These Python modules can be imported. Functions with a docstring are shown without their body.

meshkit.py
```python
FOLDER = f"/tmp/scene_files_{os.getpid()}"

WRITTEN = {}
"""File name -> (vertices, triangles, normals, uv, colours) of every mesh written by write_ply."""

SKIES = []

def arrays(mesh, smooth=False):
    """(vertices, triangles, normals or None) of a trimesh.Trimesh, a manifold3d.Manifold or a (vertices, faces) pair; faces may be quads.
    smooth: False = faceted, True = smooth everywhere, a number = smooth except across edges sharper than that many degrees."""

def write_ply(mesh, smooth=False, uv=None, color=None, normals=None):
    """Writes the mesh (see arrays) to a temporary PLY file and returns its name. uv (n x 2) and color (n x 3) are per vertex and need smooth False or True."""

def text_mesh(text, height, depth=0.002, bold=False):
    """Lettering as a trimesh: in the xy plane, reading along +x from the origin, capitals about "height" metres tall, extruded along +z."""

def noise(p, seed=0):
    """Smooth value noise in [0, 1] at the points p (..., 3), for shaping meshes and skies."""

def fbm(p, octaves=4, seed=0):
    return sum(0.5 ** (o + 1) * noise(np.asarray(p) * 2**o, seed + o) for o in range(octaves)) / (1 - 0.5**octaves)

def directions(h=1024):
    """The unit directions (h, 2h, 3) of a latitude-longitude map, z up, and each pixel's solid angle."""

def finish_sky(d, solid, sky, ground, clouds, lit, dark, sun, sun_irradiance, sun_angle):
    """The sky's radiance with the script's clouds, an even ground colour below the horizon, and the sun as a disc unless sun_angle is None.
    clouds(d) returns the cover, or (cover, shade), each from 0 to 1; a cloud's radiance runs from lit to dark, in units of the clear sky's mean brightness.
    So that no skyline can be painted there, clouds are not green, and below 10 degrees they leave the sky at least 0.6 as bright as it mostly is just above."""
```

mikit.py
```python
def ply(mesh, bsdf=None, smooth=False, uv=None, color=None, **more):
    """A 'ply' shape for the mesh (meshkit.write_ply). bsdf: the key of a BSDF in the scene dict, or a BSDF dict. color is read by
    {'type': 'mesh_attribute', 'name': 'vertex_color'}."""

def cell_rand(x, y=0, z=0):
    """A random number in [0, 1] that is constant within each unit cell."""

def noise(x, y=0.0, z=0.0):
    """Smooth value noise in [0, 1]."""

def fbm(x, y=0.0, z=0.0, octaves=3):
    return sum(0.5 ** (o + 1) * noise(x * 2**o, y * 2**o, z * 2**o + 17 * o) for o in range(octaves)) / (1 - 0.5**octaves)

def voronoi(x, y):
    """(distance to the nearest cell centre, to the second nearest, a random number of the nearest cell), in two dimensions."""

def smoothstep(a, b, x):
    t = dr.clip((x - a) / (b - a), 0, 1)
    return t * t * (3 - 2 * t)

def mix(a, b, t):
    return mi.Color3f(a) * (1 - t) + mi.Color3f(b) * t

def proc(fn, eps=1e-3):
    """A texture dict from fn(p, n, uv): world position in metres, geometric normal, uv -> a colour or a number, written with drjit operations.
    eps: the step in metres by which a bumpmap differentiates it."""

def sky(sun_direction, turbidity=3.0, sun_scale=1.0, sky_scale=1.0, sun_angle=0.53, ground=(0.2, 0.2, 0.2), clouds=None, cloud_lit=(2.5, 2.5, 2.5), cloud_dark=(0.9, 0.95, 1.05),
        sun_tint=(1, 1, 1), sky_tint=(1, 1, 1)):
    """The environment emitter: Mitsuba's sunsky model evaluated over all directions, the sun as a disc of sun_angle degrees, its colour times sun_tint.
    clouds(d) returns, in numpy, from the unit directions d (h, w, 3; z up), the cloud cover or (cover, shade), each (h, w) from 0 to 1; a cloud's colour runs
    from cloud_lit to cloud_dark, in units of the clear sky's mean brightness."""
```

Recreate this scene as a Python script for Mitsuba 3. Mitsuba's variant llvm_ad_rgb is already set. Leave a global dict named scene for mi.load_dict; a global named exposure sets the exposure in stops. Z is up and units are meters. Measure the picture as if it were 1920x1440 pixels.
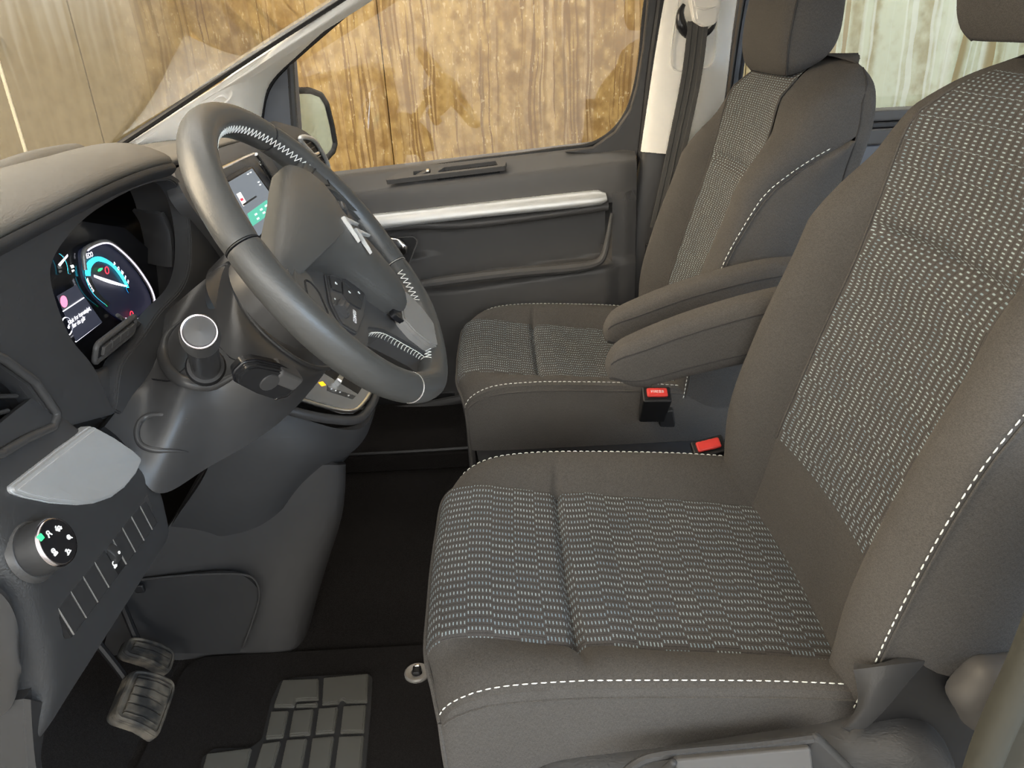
import math, random
import numpy as np, trimesh, shapely, drjit as dr, mitsuba as mi, mikit, meshkit
import manifold3d as m3
from shapely.geometry import Polygon, LineString
from scipy.interpolate import CubicSpline, PchipInterpolator
from mikit import noise, fbm, voronoi, cell_rand, smoothstep, mix, proc

random.seed(7); rng = np.random.default_rng(7)
T = mi.ScalarTransform4f
scene, labels = {}, {}

# ---------------------------------------------------------------- camera, light, exposure
F, PITCH, ROLL, EYE = 1442.0, math.radians(25), math.radians(3), np.array([0.0, 0.0, 1.0])
_fw = np.array([0, math.cos(PITCH), -math.sin(PITCH)]); _u0 = np.array([0, math.sin(PITCH), math.cos(PITCH)]); _x = np.array([1.0, 0, 0])
_rt = math.cos(ROLL) * _x - math.sin(ROLL) * _u0; _up = math.sin(ROLL) * _x + math.cos(ROLL) * _u0
scene['camera'] = {'type': 'perspective', 'fov': math.degrees(2 * math.atan(960 / F)), 'fov_axis': 'x', 'near_clip': 0.02, 'far_clip': 60.0,
                   'to_world': T().look_at(origin=EYE.tolist(), target=(EYE + _fw).tolist(), up=_up.tolist())}
exposure = 1.95
def rgb(*c): return {'type': 'rgb', 'value': list(c[0]) if len(c) == 1 and not np.isscalar(c[0]) else list(c) if len(c) == 3 else [c[0]] * 3}
# even ambient light of the hall from all sides
scene['daylight'] = {'type': 'constant', 'radiance': rgb(0.38, 0.37, 0.345)}
# added unseen panel giving cool fill light from the rear of the van
scene['fill_panel'] = {'type': 'rectangle', 'to_world': T().look_at(origin=[3.4, -2.5, 1.95], target=[0.4, 1.3, 0.7], up=[0, 0, 1]) @ T().scale([1.4, 0.65, 1]), 'emitter': {'type': 'area', 'radiance': rgb(1.7, 2.3, 3.0)}}
# added fill panel behind camera; warm hall lamp ahead; added fill strip over wall
scene['fill_panel_001'] = {'type': 'rectangle', 'to_world': T().look_at(origin=[0.2, -3.2, 2.15], target=[0.2, 1.3, 1.2], up=[0, 0, 1]) @ T().scale([2.4, 0.75, 1]), 'emitter': {'type': 'area', 'radiance': rgb(1.75, 1.72, 1.62)}}
labels['fill_panel_001'] = {'label': 'added unseen fill panel high behind the camera', 'category': 'window', 'kind': 'structure'}
scene['hall_lamp'] = {'type': 'rectangle', 'to_world': T().look_at(origin=[-2.7, 0.7, 2.5], target=[-0.5, 0.9, 0.8], up=[0, 1, 0]) @ T().scale([1.5, 0.8, 1]), 'emitter': {'type': 'area', 'radiance': rgb(3.4, 2.8, 1.95)}}
labels['hall_lamp'] = {'label': 'warm hall ceiling lamp ahead of the windscreen', 'category': 'lamp'}
scene['hall_lamp_001'] = {'type': 'rectangle', 'to_world': T().look_at(origin=[0.0, 2.55, 3.3], target=[0.0, 2.9, 0.0], up=[0, 1, 0]) @ T().scale([4.0, 0.10, 1]), 'emitter': {'type': 'area', 'radiance': rgb(4.5, 4.3, 3.9)}}
labels['hall_lamp_001'] = {'label': 'added unseen fill strip brightening the golden wall', 'category': 'lamp'}
labels['fill_panel'] = {'label': 'added unseen cool fill panel towards the rear of the van', 'category': 'window', 'kind': 'structure'}

# pixel of the photograph -> point of the cabin on the plane Y=v, X=v or Z=v
def _ray(px, py): return _fw + _rt * (px - 960) / F - _up * (py - 720) / F
def at_y(px, py, v): d = _ray(px, py); return EYE + d * v / d[1]
def at_x(px, py, v): d = _ray(px, py); return EYE + d * v / d[0]
def at_z(px, py, v): d = _ray(px, py); return EYE + d * (v - 1.0) / d[2]

# ---------------------------------------------------------------- materials
def two(b): return {'type': 'twosided', 'bsdf': b}
def prin(c, rough=0.5, **k):
    return {'type': 'principled', 'base_color': c if isinstance(c, dict) else rgb(*c) if not np.isscalar(c) else rgb(c), 'roughness': rough, **k}
def bumped(b, fn, scale, eps=2e-4): return {'type': 'bumpmap', 'tex': proc(fn, eps), 'bsdf': b, 'scale': scale}
def mat(name, b): scene['m_' + name] = two(b); return name

def f_fabric(p, n, uv):
    return 0.8 + 0.4 * noise(p.x * 900, p.y * 900, p.z * 900)
def fabric_col(base, amp=0.5):
    def fn(p, n, uv):
        g = noise(p.x * 1100, p.y * 1100, p.z * 1100)
        s = fbm(p.x * 9, p.y * 9, p.z * 9)
        return mi.Color3f(*base) * (1 - amp / 2 + amp * g) * (0.9 + 0.2 * s)
    return fn
def pattern(p, n, uv):
    """woven rows of pale blue dashes in staggered blocks; u across the seat, v along it, in metres"""
    bw, pitch, rowh = 0.030, 0.0043, 0.0138
    col = dr.floor(uv.y / bw)
    off = (col - 2 * dr.floor(col / 2)) * 0.42 + cell_rand(col, 3) * 0.25
    row = uv.x / rowh + off
    fr = row - dr.floor(row); fx = uv.y / pitch - dr.floor(uv.y / pitch)
    dash = smoothstep(0.26, 0.34, fr) * (1 - smoothstep(0.66, 0.74, fr)) * smoothstep(0.24, 0.34, fx) * (1 - smoothstep(0.56, 0.66, fx))
    line = smoothstep(0.42, 0.5, dr.abs(fr - 0.5))
    k = cell_rand(col, dr.floor(row), 5)
    g = noise(p.x * 1300, p.y * 1300, p.z * 1300)
    base = mi.Color3f(0.084, 0.078, 0.075) * (0.75 + 0.5 * g) * (1 - 0.35 * line)
    blue = mix((0.22, 0.30, 0.35), (0.38, 0.46, 0.48), k)
    return base * (1 - dash) + blue * dash
def grain(p, n, uv):
    a = noise(p.x * 640, p.y * 640, p.z * 640); b = noise(p.x * 1300 + 9, p.y * 1300, p.z * 1300)
    return a * 0.6 + b * 0.4
def fine(p, n, uv): return noise(p.x * 1500, p.y * 1500, p.z * 1500)

FABC = (0.082, 0.077, 0.072)
mat('fabric', bumped(prin(proc(fabric_col(FABC)), 0.9, specular=0.2, sheen=0.15), fine, 0.0004))
mat('weave', prin(proc(pattern), 0.85, specular=0.25, sheen=0.1))
mat('dark_fabric', prin((0.05, 0.048, 0.048), 0.9, specular=0.2))
mat('thread', prin((0.75, 0.76, 0.72), 0.6))
mat('plastic', bumped(prin((0.045, 0.045, 0.046), 0.52, specular=0.4), grain, 0.0008))
mat('plastic_lit_warm', bumped(prin((0.105, 0.096, 0.082), 0.46, specular=0.75), grain, 0.0008))  # dark grey dash plastic with warm light from ahead put into its colour
mat('satin', bumped(prin((0.052, 0.051, 0.051), 0.38, specular=0.5), fine, 0.00006))
mat('doorplastic', bumped(prin((0.085, 0.083, 0.082), 0.5, specular=0.4), fine, 0.0001))
mat('black', prin((0.012, 0.012, 0.013), 0.5))
mat('gloss', prin((0.010, 0.010, 0.012), 0.12, clearcoat=0.6))
mat('key', prin((0.02, 0.02, 0.021), 0.3))
mat('leather', bumped(prin((0.058, 0.058, 0.056), 0.38, specular=0.65), lambda p, n, uv: noise(p.x * 700, p.y * 700, p.z * 700), 0.0001))
mat('pad', bumped(prin((0.060, 0.060, 0.058), 0.44, specular=0.45), grain, 0.0005))
mat('silver', prin((0.62, 0.63, 0.63), 0.42, metallic=0.55))
mat('greymetal', prin((0.42, 0.40, 0.37), 0.40, metallic=0.5))
mat('chrome', {'type': 'roughconductor', 'material': 'Cr', 'alpha': 0.08})
mat('brightchrome', prin((0.9, 0.9, 0.9), 0.12, metallic=1.0))
mat('trim', bumped(prin((0.88, 0.86, 0.80), 0.6, specular=0.3), fine, 0.0001))
mat('headliner', prin((0.55, 0.54, 0.50), 0.9))
mat('carpet', bumped(prin(proc(fabric_col((0.022, 0.020, 0.019), 0.8)), 1.0, specular=0.1), fine, 0.0012))
mat('heelpad', bumped(prin((0.11, 0.107, 0.094), 0.6), lambda p, n, uv: 0.5 + 0.5 * dr.sin(p.x * 2500) * dr.sin(p.y * 2500), 0.0002))
mat('pillar_grey', prin((0.046, 0.046, 0.038), 0.6))
mat('satin_grey', bumped(prin((0.21, 0.20, 0.185), 0.45), fine, 0.00006))
mat('darkplastic', prin((0.030, 0.030, 0.031), 0.5))
mat('rearplastic', prin((0.12, 0.13, 0.15), 0.5))
def dirty(p, n, uv):
    d = fbm(p.x * 40, p.y * 40, p.z * 40)
    return mix((0.035, 0.034, 0.032), (0.20, 0.17, 0.13), smoothstep(0.35, 0.75, d) * 0.8)
mat('pedal', prin(proc(dirty), 0.75))
mat('webbing', bumped(prin((0.055, 0.054, 0.052), 0.7), lambda p, n, uv: 0.5 + 0.5 * dr.sin(p.z * 2200 + p.x * 900), 0.0001))
mat('red', prin((0.75, 0.06, 0.05), 0.35))
mat('white', prin((0.8, 0.8, 0.8), 0.5))
mat('carpaint', prin((0.20, 0.01, 0.02), 0.3, clearcoat=1.0))
mat('mirrorglass', {'type': 'roughconductor', 'material': 'Ag', 'alpha': 0.01})
scene['m_glass'] = {'type': 'thindielectric', 'int_ior': 1.5}
def lit(name, c):
    scene['m_' + name] = two(prin((0.05, 0.05, 0.05), 0.6)); EMIT[name] = c
    return name
EMIT = {}
lit('lit_cyan', (0.02, 0.42, 0.60)); lit('lit_blue', (0.0, 0.14, 0.45)); lit('lit_green', (0.01, 0.5, 0.12)); lit('lit_white', (0.55, 0.55, 0.62))
lit('lit_red', (0.6, 0.015, 0.03)); lit('lit_pink', (0.65, 0.12, 0.2)); lit('lit_dial', (0.0006, 0.001, 0.005)); lit('lit_info', (0.008, 0.009, 0.015))
lit('lit_screen', (0.055, 0.062, 0.070)); lit('lit_teal', (0.035, 0.17, 0.12)); lit('lit_tile', (0.45, 0.40, 0.36)); lit('lit_orange', (0.7, 0.25, 0.0)); lit('lit_bezel', (0.36, 0.33, 0.42))
lit('lit_soft', (0.35, 0.37, 0.36))

# ---------------------------------------------------------------- helpers
def thing(name, label, cat, group=None, kind=None):
    key, i = name, 1
    while key in labels or key in scene: key = f'{name}_{i:03d}'; i += 1
    labels[key] = {'label': label, 'category': cat}
    if group: labels[key]['group'] = group
    return key
def put(parent, name, mesh, m, smooth=35, label=None, kind=None, **kw):
    base = f'{parent}__{name}' if parent else name
    key, i = base, 1
    while key in scene: key = f'{base}_{i:03d}'; i += 1
    s = mikit.ply(mesh, 'm_' + m, smooth=smooth, **kw)
    if m in EMIT: s['emitter'] = {'type': 'area', 'radiance': rgb(*EMIT[m])}
    scene[key] = s
    if label or kind:
        labels.setdefault(key, {})
        if label: labels[key]['label'] = label
        if kind: labels[key]['kind'] = kind
    return key
def structure(name, mesh, m, label, cat='structure', **kw):
    key = put(None, name, mesh, m, **kw); labels[key] = {'label': label, 'category': cat, 'kind': 'structure'}; return key
def cat(ms): return trimesh.util.concatenate([m for m in ms])
A = np.asarray
def unit(v): v = A(v, float); return v / np.linalg.norm(v)
def spline(pts, n, closed=False):
    p = A(pts, float)
    if closed: p = np.vstack([p, p[:1]])
    d = np.maximum(np.linalg.norm(np.diff(p, axis=0), axis=1), 1e-9) ** 0.6
    t = np.r_[0, np.cumsum(d)]; t /= t[-1]
    cs = CubicSpline(t, p, bc_type='periodic' if closed else 'natural')
    return cs(np.linspace(0, 1, n, endpoint=not closed))
def poly(pts, n):
    p = A(pts, float); d = np.r_[0, np.cumsum(np.linalg.norm(np.diff(p, axis=0), axis=1))]
    s = np.linspace(0, d[-1], n); return np.stack([np.interp(s, d, p[:, k]) for k in range(p.shape[1])], 1)
def surf(rows, nu=24, nv=24):
    """control rows (m x n points) -> smooth grid (nv x nu points)"""
    r = np.array([spline(x, nu) for x in rows])
    return np.stack([spline(r[:, j], nv) for j in range(nu)], 1)
def gfaces(nv, nu, wrap=False):
    i, j = np.meshgrid(np.arange(nv - 1), np.arange(nu if wrap else nu - 1), indexing='ij')
    a = i * nu + j; b = i * nu + (j + 1) % nu
    q = np.stack([a, b, b + nu, a + nu], -1).reshape(-1, 4)
    return np.vstack([q[:, [0, 1, 2]], q[:, [0, 2, 3]]])
def gmesh(G, wrap=False): return trimesh.Trimesh(G.reshape(-1, 3), gfaces(G.shape[0], G.shape[1], wrap), process=False)
def gnormals(G):
    du = np.gradient(G, axis=1); dv = np.gradient(G, axis=0); n = np.cross(du, dv)
    return n / np.maximum(np.linalg.norm(n, axis=-1, keepdims=True), 1e-12)
def slab(G, t, away=None):
    """closed shell: the grid as outer face, thickened by t on the side that points away from the point 'away' (default: the driver's door)"""
    n = gnormals(G); c = A(away if away is not None else (0.1, 0.0, 1.0), float)
    if ((G - c) * n).sum() < 0: n = -n
    B = G + n * t; nv, nu = G.shape[:2]
    rim = np.r_[np.arange(nu), np.arange(1, nv) * nu + nu - 1, (nv - 1) * nu + np.arange(nu - 2, -1, -1), np.arange(nv - 2, 0, -1) * nu]
    f = gfaces(nv, nu); N = nv * nu; r2 = np.roll(rim, -1)
    side = np.vstack([np.stack([rim, r2, r2 + N], 1), np.stack([rim, r2 + N, rim + N], 1)])
    return trimesh.Trimesh(np.vstack([G.reshape(-1, 3), B.reshape(-1, 3)]), np.vstack([f, f[:, ::-1] + N, side]), process=False)
def frames(p, closed=False):
    p = A(p, float); t = (np.roll(p, -1, 0) - np.roll(p, 1, 0)) if closed else np.gradient(p, axis=0)
    t /= np.maximum(np.linalg.norm(t, axis=1, keepdims=True), 1e-12)
    n = np.zeros_like(p); a = A([0, 0, 1.0]) if abs(t[0][2]) < 0.9 else A([1.0, 0, 0])
    n[0] = unit(a - t[0] * (a @ t[0]))
    for i in range(1, len(p)): v = n[i - 1] - t[i] * (n[i - 1] @ t[i]); n[i] = v / max(np.linalg.norm(v), 1e-9)
    return t, n, np.cross(t, n)
def tube(path, r, k=10, closed=False, r2=None, n0=None):
    p = A(path, float); t, n, b = frames(p, closed)
    if n0 is not None:
        n = np.array([unit(A(n0, float) - x * (A(n0) @ x)) for x in t]); b = np.cross(t, n)
    r = np.broadcast_to(A(r, float), len(p)); q = np.broadcast_to(A(r2 if r2 is not None else r, float), len(p))
    a = np.arange(k) * 2 * np.pi / k
    G = p[:, None] + r[:, None, None] * np.cos(a)[None, :, None] * n[:, None] + q[:, None, None] * np.sin(a)[None, :, None] * b[:, None]
    if closed: G = np.concatenate([G, G[:1]])
    m = gmesh(G, True)
    if closed: return m
    v = np.vstack([m.vertices, p[:1], p[-1:]]); N = len(m.vertices); i = np.arange(k); j = (i + 1) % k
    caps = np.vstack([np.stack([j, i, i * 0 + N], 1), np.stack([i + N - k, j + N - k, i * 0 + N + 1], 1)])
    return trimesh.Trimesh(v, np.vstack([m.faces, caps]), process=False)
def frame_to(o, x, y):
    """4x4: local x,y,z axes at o (z = x cross y)"""
    x = unit(x); y = A(y, float); y = unit(y - x * (x @ y)); m = np.eye(4); m[:3, 0], m[:3, 1], m[:3, 2], m[:3, 3] = x, y, np.cross(x, y), o; return m
def moved(mesh, M): m = mesh.copy(); m.apply_transform(M); return m
def outline(pts, r=0.0, n=8):
    """2D polygon with rounded corners of radius r"""
    g = Polygon(pts)
    if not g.is_valid: g = g.buffer(0)
    if r: g = g.buffer(-r, quad_segs=n).buffer(r * 2, quad_segs=n).buffer(-r, quad_segs=n)
    return g
def plate(pg, h, bevel=0.0015, holes=True):
    """polygon extruded from z=0 to z=h with a bevelled top edge"""
    if bevel <= 0: return trimesh.creation.extrude_polygon(pg, h, engine='earcut')
    out = []
    steps = [(0, 0), (0, h - bevel), (bevel * 0.3, h - bevel * 0.3), (bevel, h)]
    c0 = m3.CrossSection([np.array(pg.exterior.coords)[:-1]] + [np.array(i.coords)[:-1] for i in pg.interiors], m3.FillRule.EvenOdd)
    body = m3.Manifold.extrude(c0, h - bevel)
    for (d, z0), (d2, z1) in ((steps[1], steps[2]), (steps[2], steps[3])):
        c = c0.offset(-(d + d2) / 2, m3.JoinType.Round, 2.0, 16)
        if c.area() > 0: body = body + m3.Manifold.extrude(c, z1 - z0 + 1e-5).translate([0, 0, z0 - 1e-5])
    return man(body)
def man(m):
    k = m.to_mesh(); return trimesh.Trimesh(k.vert_properties[:, :3], k.tri_verts, process=False)
def rbox(lo, hi, r=0.004, seg=12):
    lo, hi = A(lo, float) + r, A(hi, float) - r
    s = m3.Manifold.sphere(r, seg)
    return man(m3.Manifold.batch_hull([s.translate([x, y, z]) for x in (lo[0], hi[0]) for y in (lo[1], hi[1]) for z in (lo[2], hi[2])]))
def hullpts(pts, r, seg=12):
    s = m3.Manifold.sphere(r, seg); return man(m3.Manifold.batch_hull([s.translate(list(map(float, p))) for p in pts]))
def lathe(profile, k=40):
    """profile (radius, height) turned about z"""
    p = A(profile, float); a = np.arange(k) * 2 * np.pi / k
    G = np.stack([p[:, :1] * np.cos(a), p[:, :1] * np.sin(a), np.repeat(p[:, 1:], k, 1)], -1); return gmesh(G, True)
def stitches(path, nrm, length=0.006, gap=0.0035, r=0.0007, lift=0.0004):
    """single dashes of thread along a path lying on a surface"""
    p = A(path, float); d = np.r_[0, np.cumsum(np.linalg.norm(np.diff(p, axis=0), axis=1))]; out = []
    nrm = np.broadcast_to(A(nrm, float), p.shape)
    at = lambda s: np.array([np.interp(s, d, p[:, k]) for k in range(3)]); an = lambda s: unit([np.interp(s, d, nrm[:, k]) for k in range(3)])
    s = 0.0
    while s + length < d[-1]:
        q = [at(s), at(s + length * .25), at(s + length * .75), at(s + length)]; n = an(s + length / 2)
        q[1] = q[1] + n * r * 0.9; q[2] = q[2] + n * r * 0.9
        out.append(tube([x + n * lift for x in q], [r * .6, r, r, r * .6], 5)); s += length + gap
    return cat(out)
def text_on(s, h, M, depth=0.0004, bold=False, centre=True):
    m = meshkit.text_mesh(s, h, depth, bold)
    if centre: c = m.bounds.mean(0); m.apply_translation([-c[0], -c[1], 0])
    return moved(m, M)
# ---------------------------------------------------------------- the hall round the van
def wall_col(p, n, uv):
    x, z = p.x, p.z
    pan = dr.floor((x + 2.12) / 0.42); r = noise(x * 2.2, 3.0)
    w = 0.03 * (noise(x * 7, z * 3.0) - 0.5) + 0.008 * (noise(x * 30, z * 14.0) - 0.5)
    xw = x + w
    broad = fbm(xw * 9, z * 0.8, 1.0); run1 = noise(xw * 75, z * 1.1, 2.0); run2 = noise(xw * 140, z * 2.6, 4.0); run3 = noise(xw * 38 + 7, z * 0.9, 6.0)
    blot = fbm(x * 34, z * 26, 3.0, octaves=4); drop = noise(x * 190, z * 70, 8.0)
    gold = mix((0.25, 0.140, 0.038), (0.44, 0.29, 0.10), smoothstep(0.25, 0.75, blot * 0.65 + r * 0.15 + broad * 0.25))
    wet_sheen = smoothstep(-0.1, 0.9, x + 0.35 * (broad - 0.5)) * 0.55 + smoothstep(0.85, 1.45, z + 0.25 * (broad - 0.5)) * 0.4  # where pale runs gather; whitish sheen painted in towards the top
    gold = mix(gold, (0.50, 0.37, 0.215), smoothstep(0.50, 0.66, run1) * (0.2 + 0.6 * dr.clip(wet_sheen, 0, 1)) * smoothstep(0.25, 0.6, run3 * 0.6 + blot * 0.5))
    gold = mix(gold, (0.19, 0.10, 0.026), smoothstep(0.56, 0.68, run2) * 0.8 * smoothstep(0.3, 0.6, run3))
    gold = mix(gold, (0.74, 0.60, 0.36), smoothstep(0.78, 0.9, drop) * 0.38 * smoothstep(0.4, 0.6, blot))
    brown = mix((0.165, 0.115, 0.040), (0.24, 0.185, 0.085), blot * 0.7 + run1 * 0.3)
    brown = mix(brown, (0.44, 0.43, 0.37), smoothstep(0.95, 1.5, z + 0.35 * (broad - 0.5) + 0.2 * (run1 - 0.5)) * (0.55 + 0.45 * run3))  # glossy reflection on the upper wall painted as whitish grey
    pale = mix((0.20, 0.185, 0.09), (0.335, 0.375, 0.28), smoothstep(0.2, 0.75, blot * 0.45 + run3 * 0.5 + broad * 0.15))
    pale = mix(pale, (0.42, 0.46, 0.41), smoothstep(0.6, 0.8, run1) * 0.6)
    pale = mix(pale, (0.17, 0.125, 0.04), smoothstep(0.58, 0.64, run3) * smoothstep(0.42, 0.62, noise(xw * 12, z * 1.3, 9.0)) * 0.85)
    c = mix(brown, gold, smoothstep(-1.5, -1.0, x + 0.3 * (r - 0.5)))
    return mix(c * mi.Color3f(0.78, 0.80, 0.84), pale, smoothstep(0.85, 1.2, x))
mat('wall', bumped(prin(proc(wall_col), 0.62, specular=0.35), lambda p, n, uv: noise(p.x * 60, 1.0, p.z * 3) + 0.4 * noise(p.x * 160, 1.0, p.z * 40), 0.0025, 1e-3))
mat('ground', prin((0.25, 0.24, 0.22), 0.7))
mat('seam', prin((0.75, 0.68, 0.48), 0.6))
WY = 3.3
structure('wall_right', trimesh.creation.box(bounds=[[-5.4, WY + 0.02, -0.62], [4.6, WY + 0.10, 3.4]]), 'seam', 'weathered golden hall wall of tall panels seen through the van windows', 'wall', smooth=False)
edges = [-5.3, -4.1, -3.0] + [float(at_y(8, 150, WY)[0]), float(at_y(172, 180, WY)[0])] + [float(at_y(722, 150, WY)[0]), 1.0, 2.4, 4.5]
for x0, x1 in zip(edges[:-1], edges[1:]):
    put('wall_right', 'panel', rbox([x0 + 0.0012, WY, -0.6], [x1 - 0.0012, WY + 0.03, 3.38], 0.003, 6), 'wall', smooth=False)
put('wall_right', 'seam_strip', rbox([edges[3] - .007, WY - .006, -0.6], [edges[3] + .007, WY + .01, 3.38], 0.003, 6), 'seam', smooth=False)
structure('ground', trimesh.creation.box(bounds=[[-5.4, -3.0, -0.72], [4.6, WY + 0.1, -0.62]]), 'ground', 'grey hall floor under the van', 'ground', smooth=False)

# ---------------------------------------------------------------- the van's shell
fl = [[-1.0, 0.42, -0.03], [1.9, 2.0, 0.0]]
structure('floor', trimesh.creation.box(bounds=fl), 'carpet', 'black carpeted cabin floor of the van', 'floor', smooth=False)
G = surf([[(-0.62, y, 0.0), (-0.74, y, 0.05), (-0.86, y, 0.2), (-0.92, y, 0.42), (-0.95, y, 0.74)] for y in (0.45, 1.0, 1.5, 2.0)], 20, 6)
structure('wall_front', slab(G, 0.02), 'carpet', 'black carpeted bulkhead at the front of the footwell', 'wall', smooth=40)
G = surf([[(x, 0.35, 1.20 - dz), (x, 0.75, 1.30 - dz), (x, 1.25, 1.32 - dz), (x, 1.75, 1.29 - dz), (x, 2.0, 1.17 - dz)] for x, dz in ((-0.15, 0.03), (0.6, 0), (1.3, 0), (2.1, 0.01))], 20, 14)
structure('ceiling', slab(G, 0.03, (0.5, 1.2, 0.5)), 'headliner', 'pale headliner of the van above the seats', 'ceiling', smooth=40)
structure('wall_back', rbox([2.0, 0.42, -0.6], [2.05, 2.04, 0.75], 0.01, 6), 'rearplastic', 'dark lower wall at the back of the cabin', 'wall')
# tunnel step and sill visible between the seats and the dashboard
sill = thing('floor_step', 'low black step across the passenger footwell with a worn grey edge', 'step')
put(sill, 'body', rbox([-0.7, 1.66, 0.0], [0.0, 1.97, 0.05], 0.008), 'carpet')
put(sill, 'edge', tube(spline([at_z(560, 857, 0.055), at_z(660, 852, 0.055), at_z(780, 846, 0.055), at_z(905, 838, 0.055)], 20), 0.004, 8), 'darkplastic')
kick = thing('door_sill', 'curved dark plastic door sill strip low beside the passenger seat', 'sill')
P = spline([at_y(640, 765, 1.93), at_y(700, 772, 1.93), at_y(760, 768, 1.93), at_y(820, 757, 1.93), at_y(930, 735, 1.93)], 24)
put(kick, 'strip', tube(P, 0.014, 10, r2=0.012), 'doorplastic')
put(kick, 'base', rbox([-0.75, 1.945, 0.0], [0.25, 1.975, 0.08], 0.006), 'black')

# glass: windscreen, passenger door window, sliding door window
ws = [at_y(215, 275, 1.80), at_y(430, 130, 1.80), at_y(640, 0, 1.80)]
d = unit(ws[2] - ws[0]); lo, hi = ws[0] - d * 0.12, ws[0] + d * 1.02
G = surf([[lo + [0.0, 0.03, 0], lo + [-0.09, -0.45, 0.0], lo + [-0.11, -0.9, 0.0], lo + [-0.06, -1.42, 0.0]],
          [hi + [0.0, 0.0, 0], hi + [-0.05, -0.4, 0.02], hi + [-0.06, -0.8, 0.02], hi + [-0.03, -1.30, 0.0]]], 16, 8)
structure('window_1', gmesh(G), 'glass', 'sloping windscreen of the van', 'windscreen', smooth=True)
put('window_1', 'seal', tube(spline([ws[0] - d * 0.1 + [0.012, 0.008, 0.004], (ws[0] + ws[1]) / 2 + [0.012, 0.008, 0.004], ws[1] + [0.012, 0.008, 0.004], hi + [0.012, 0.008, 0.004]], 30), 0.007, 8), 'black')

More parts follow.
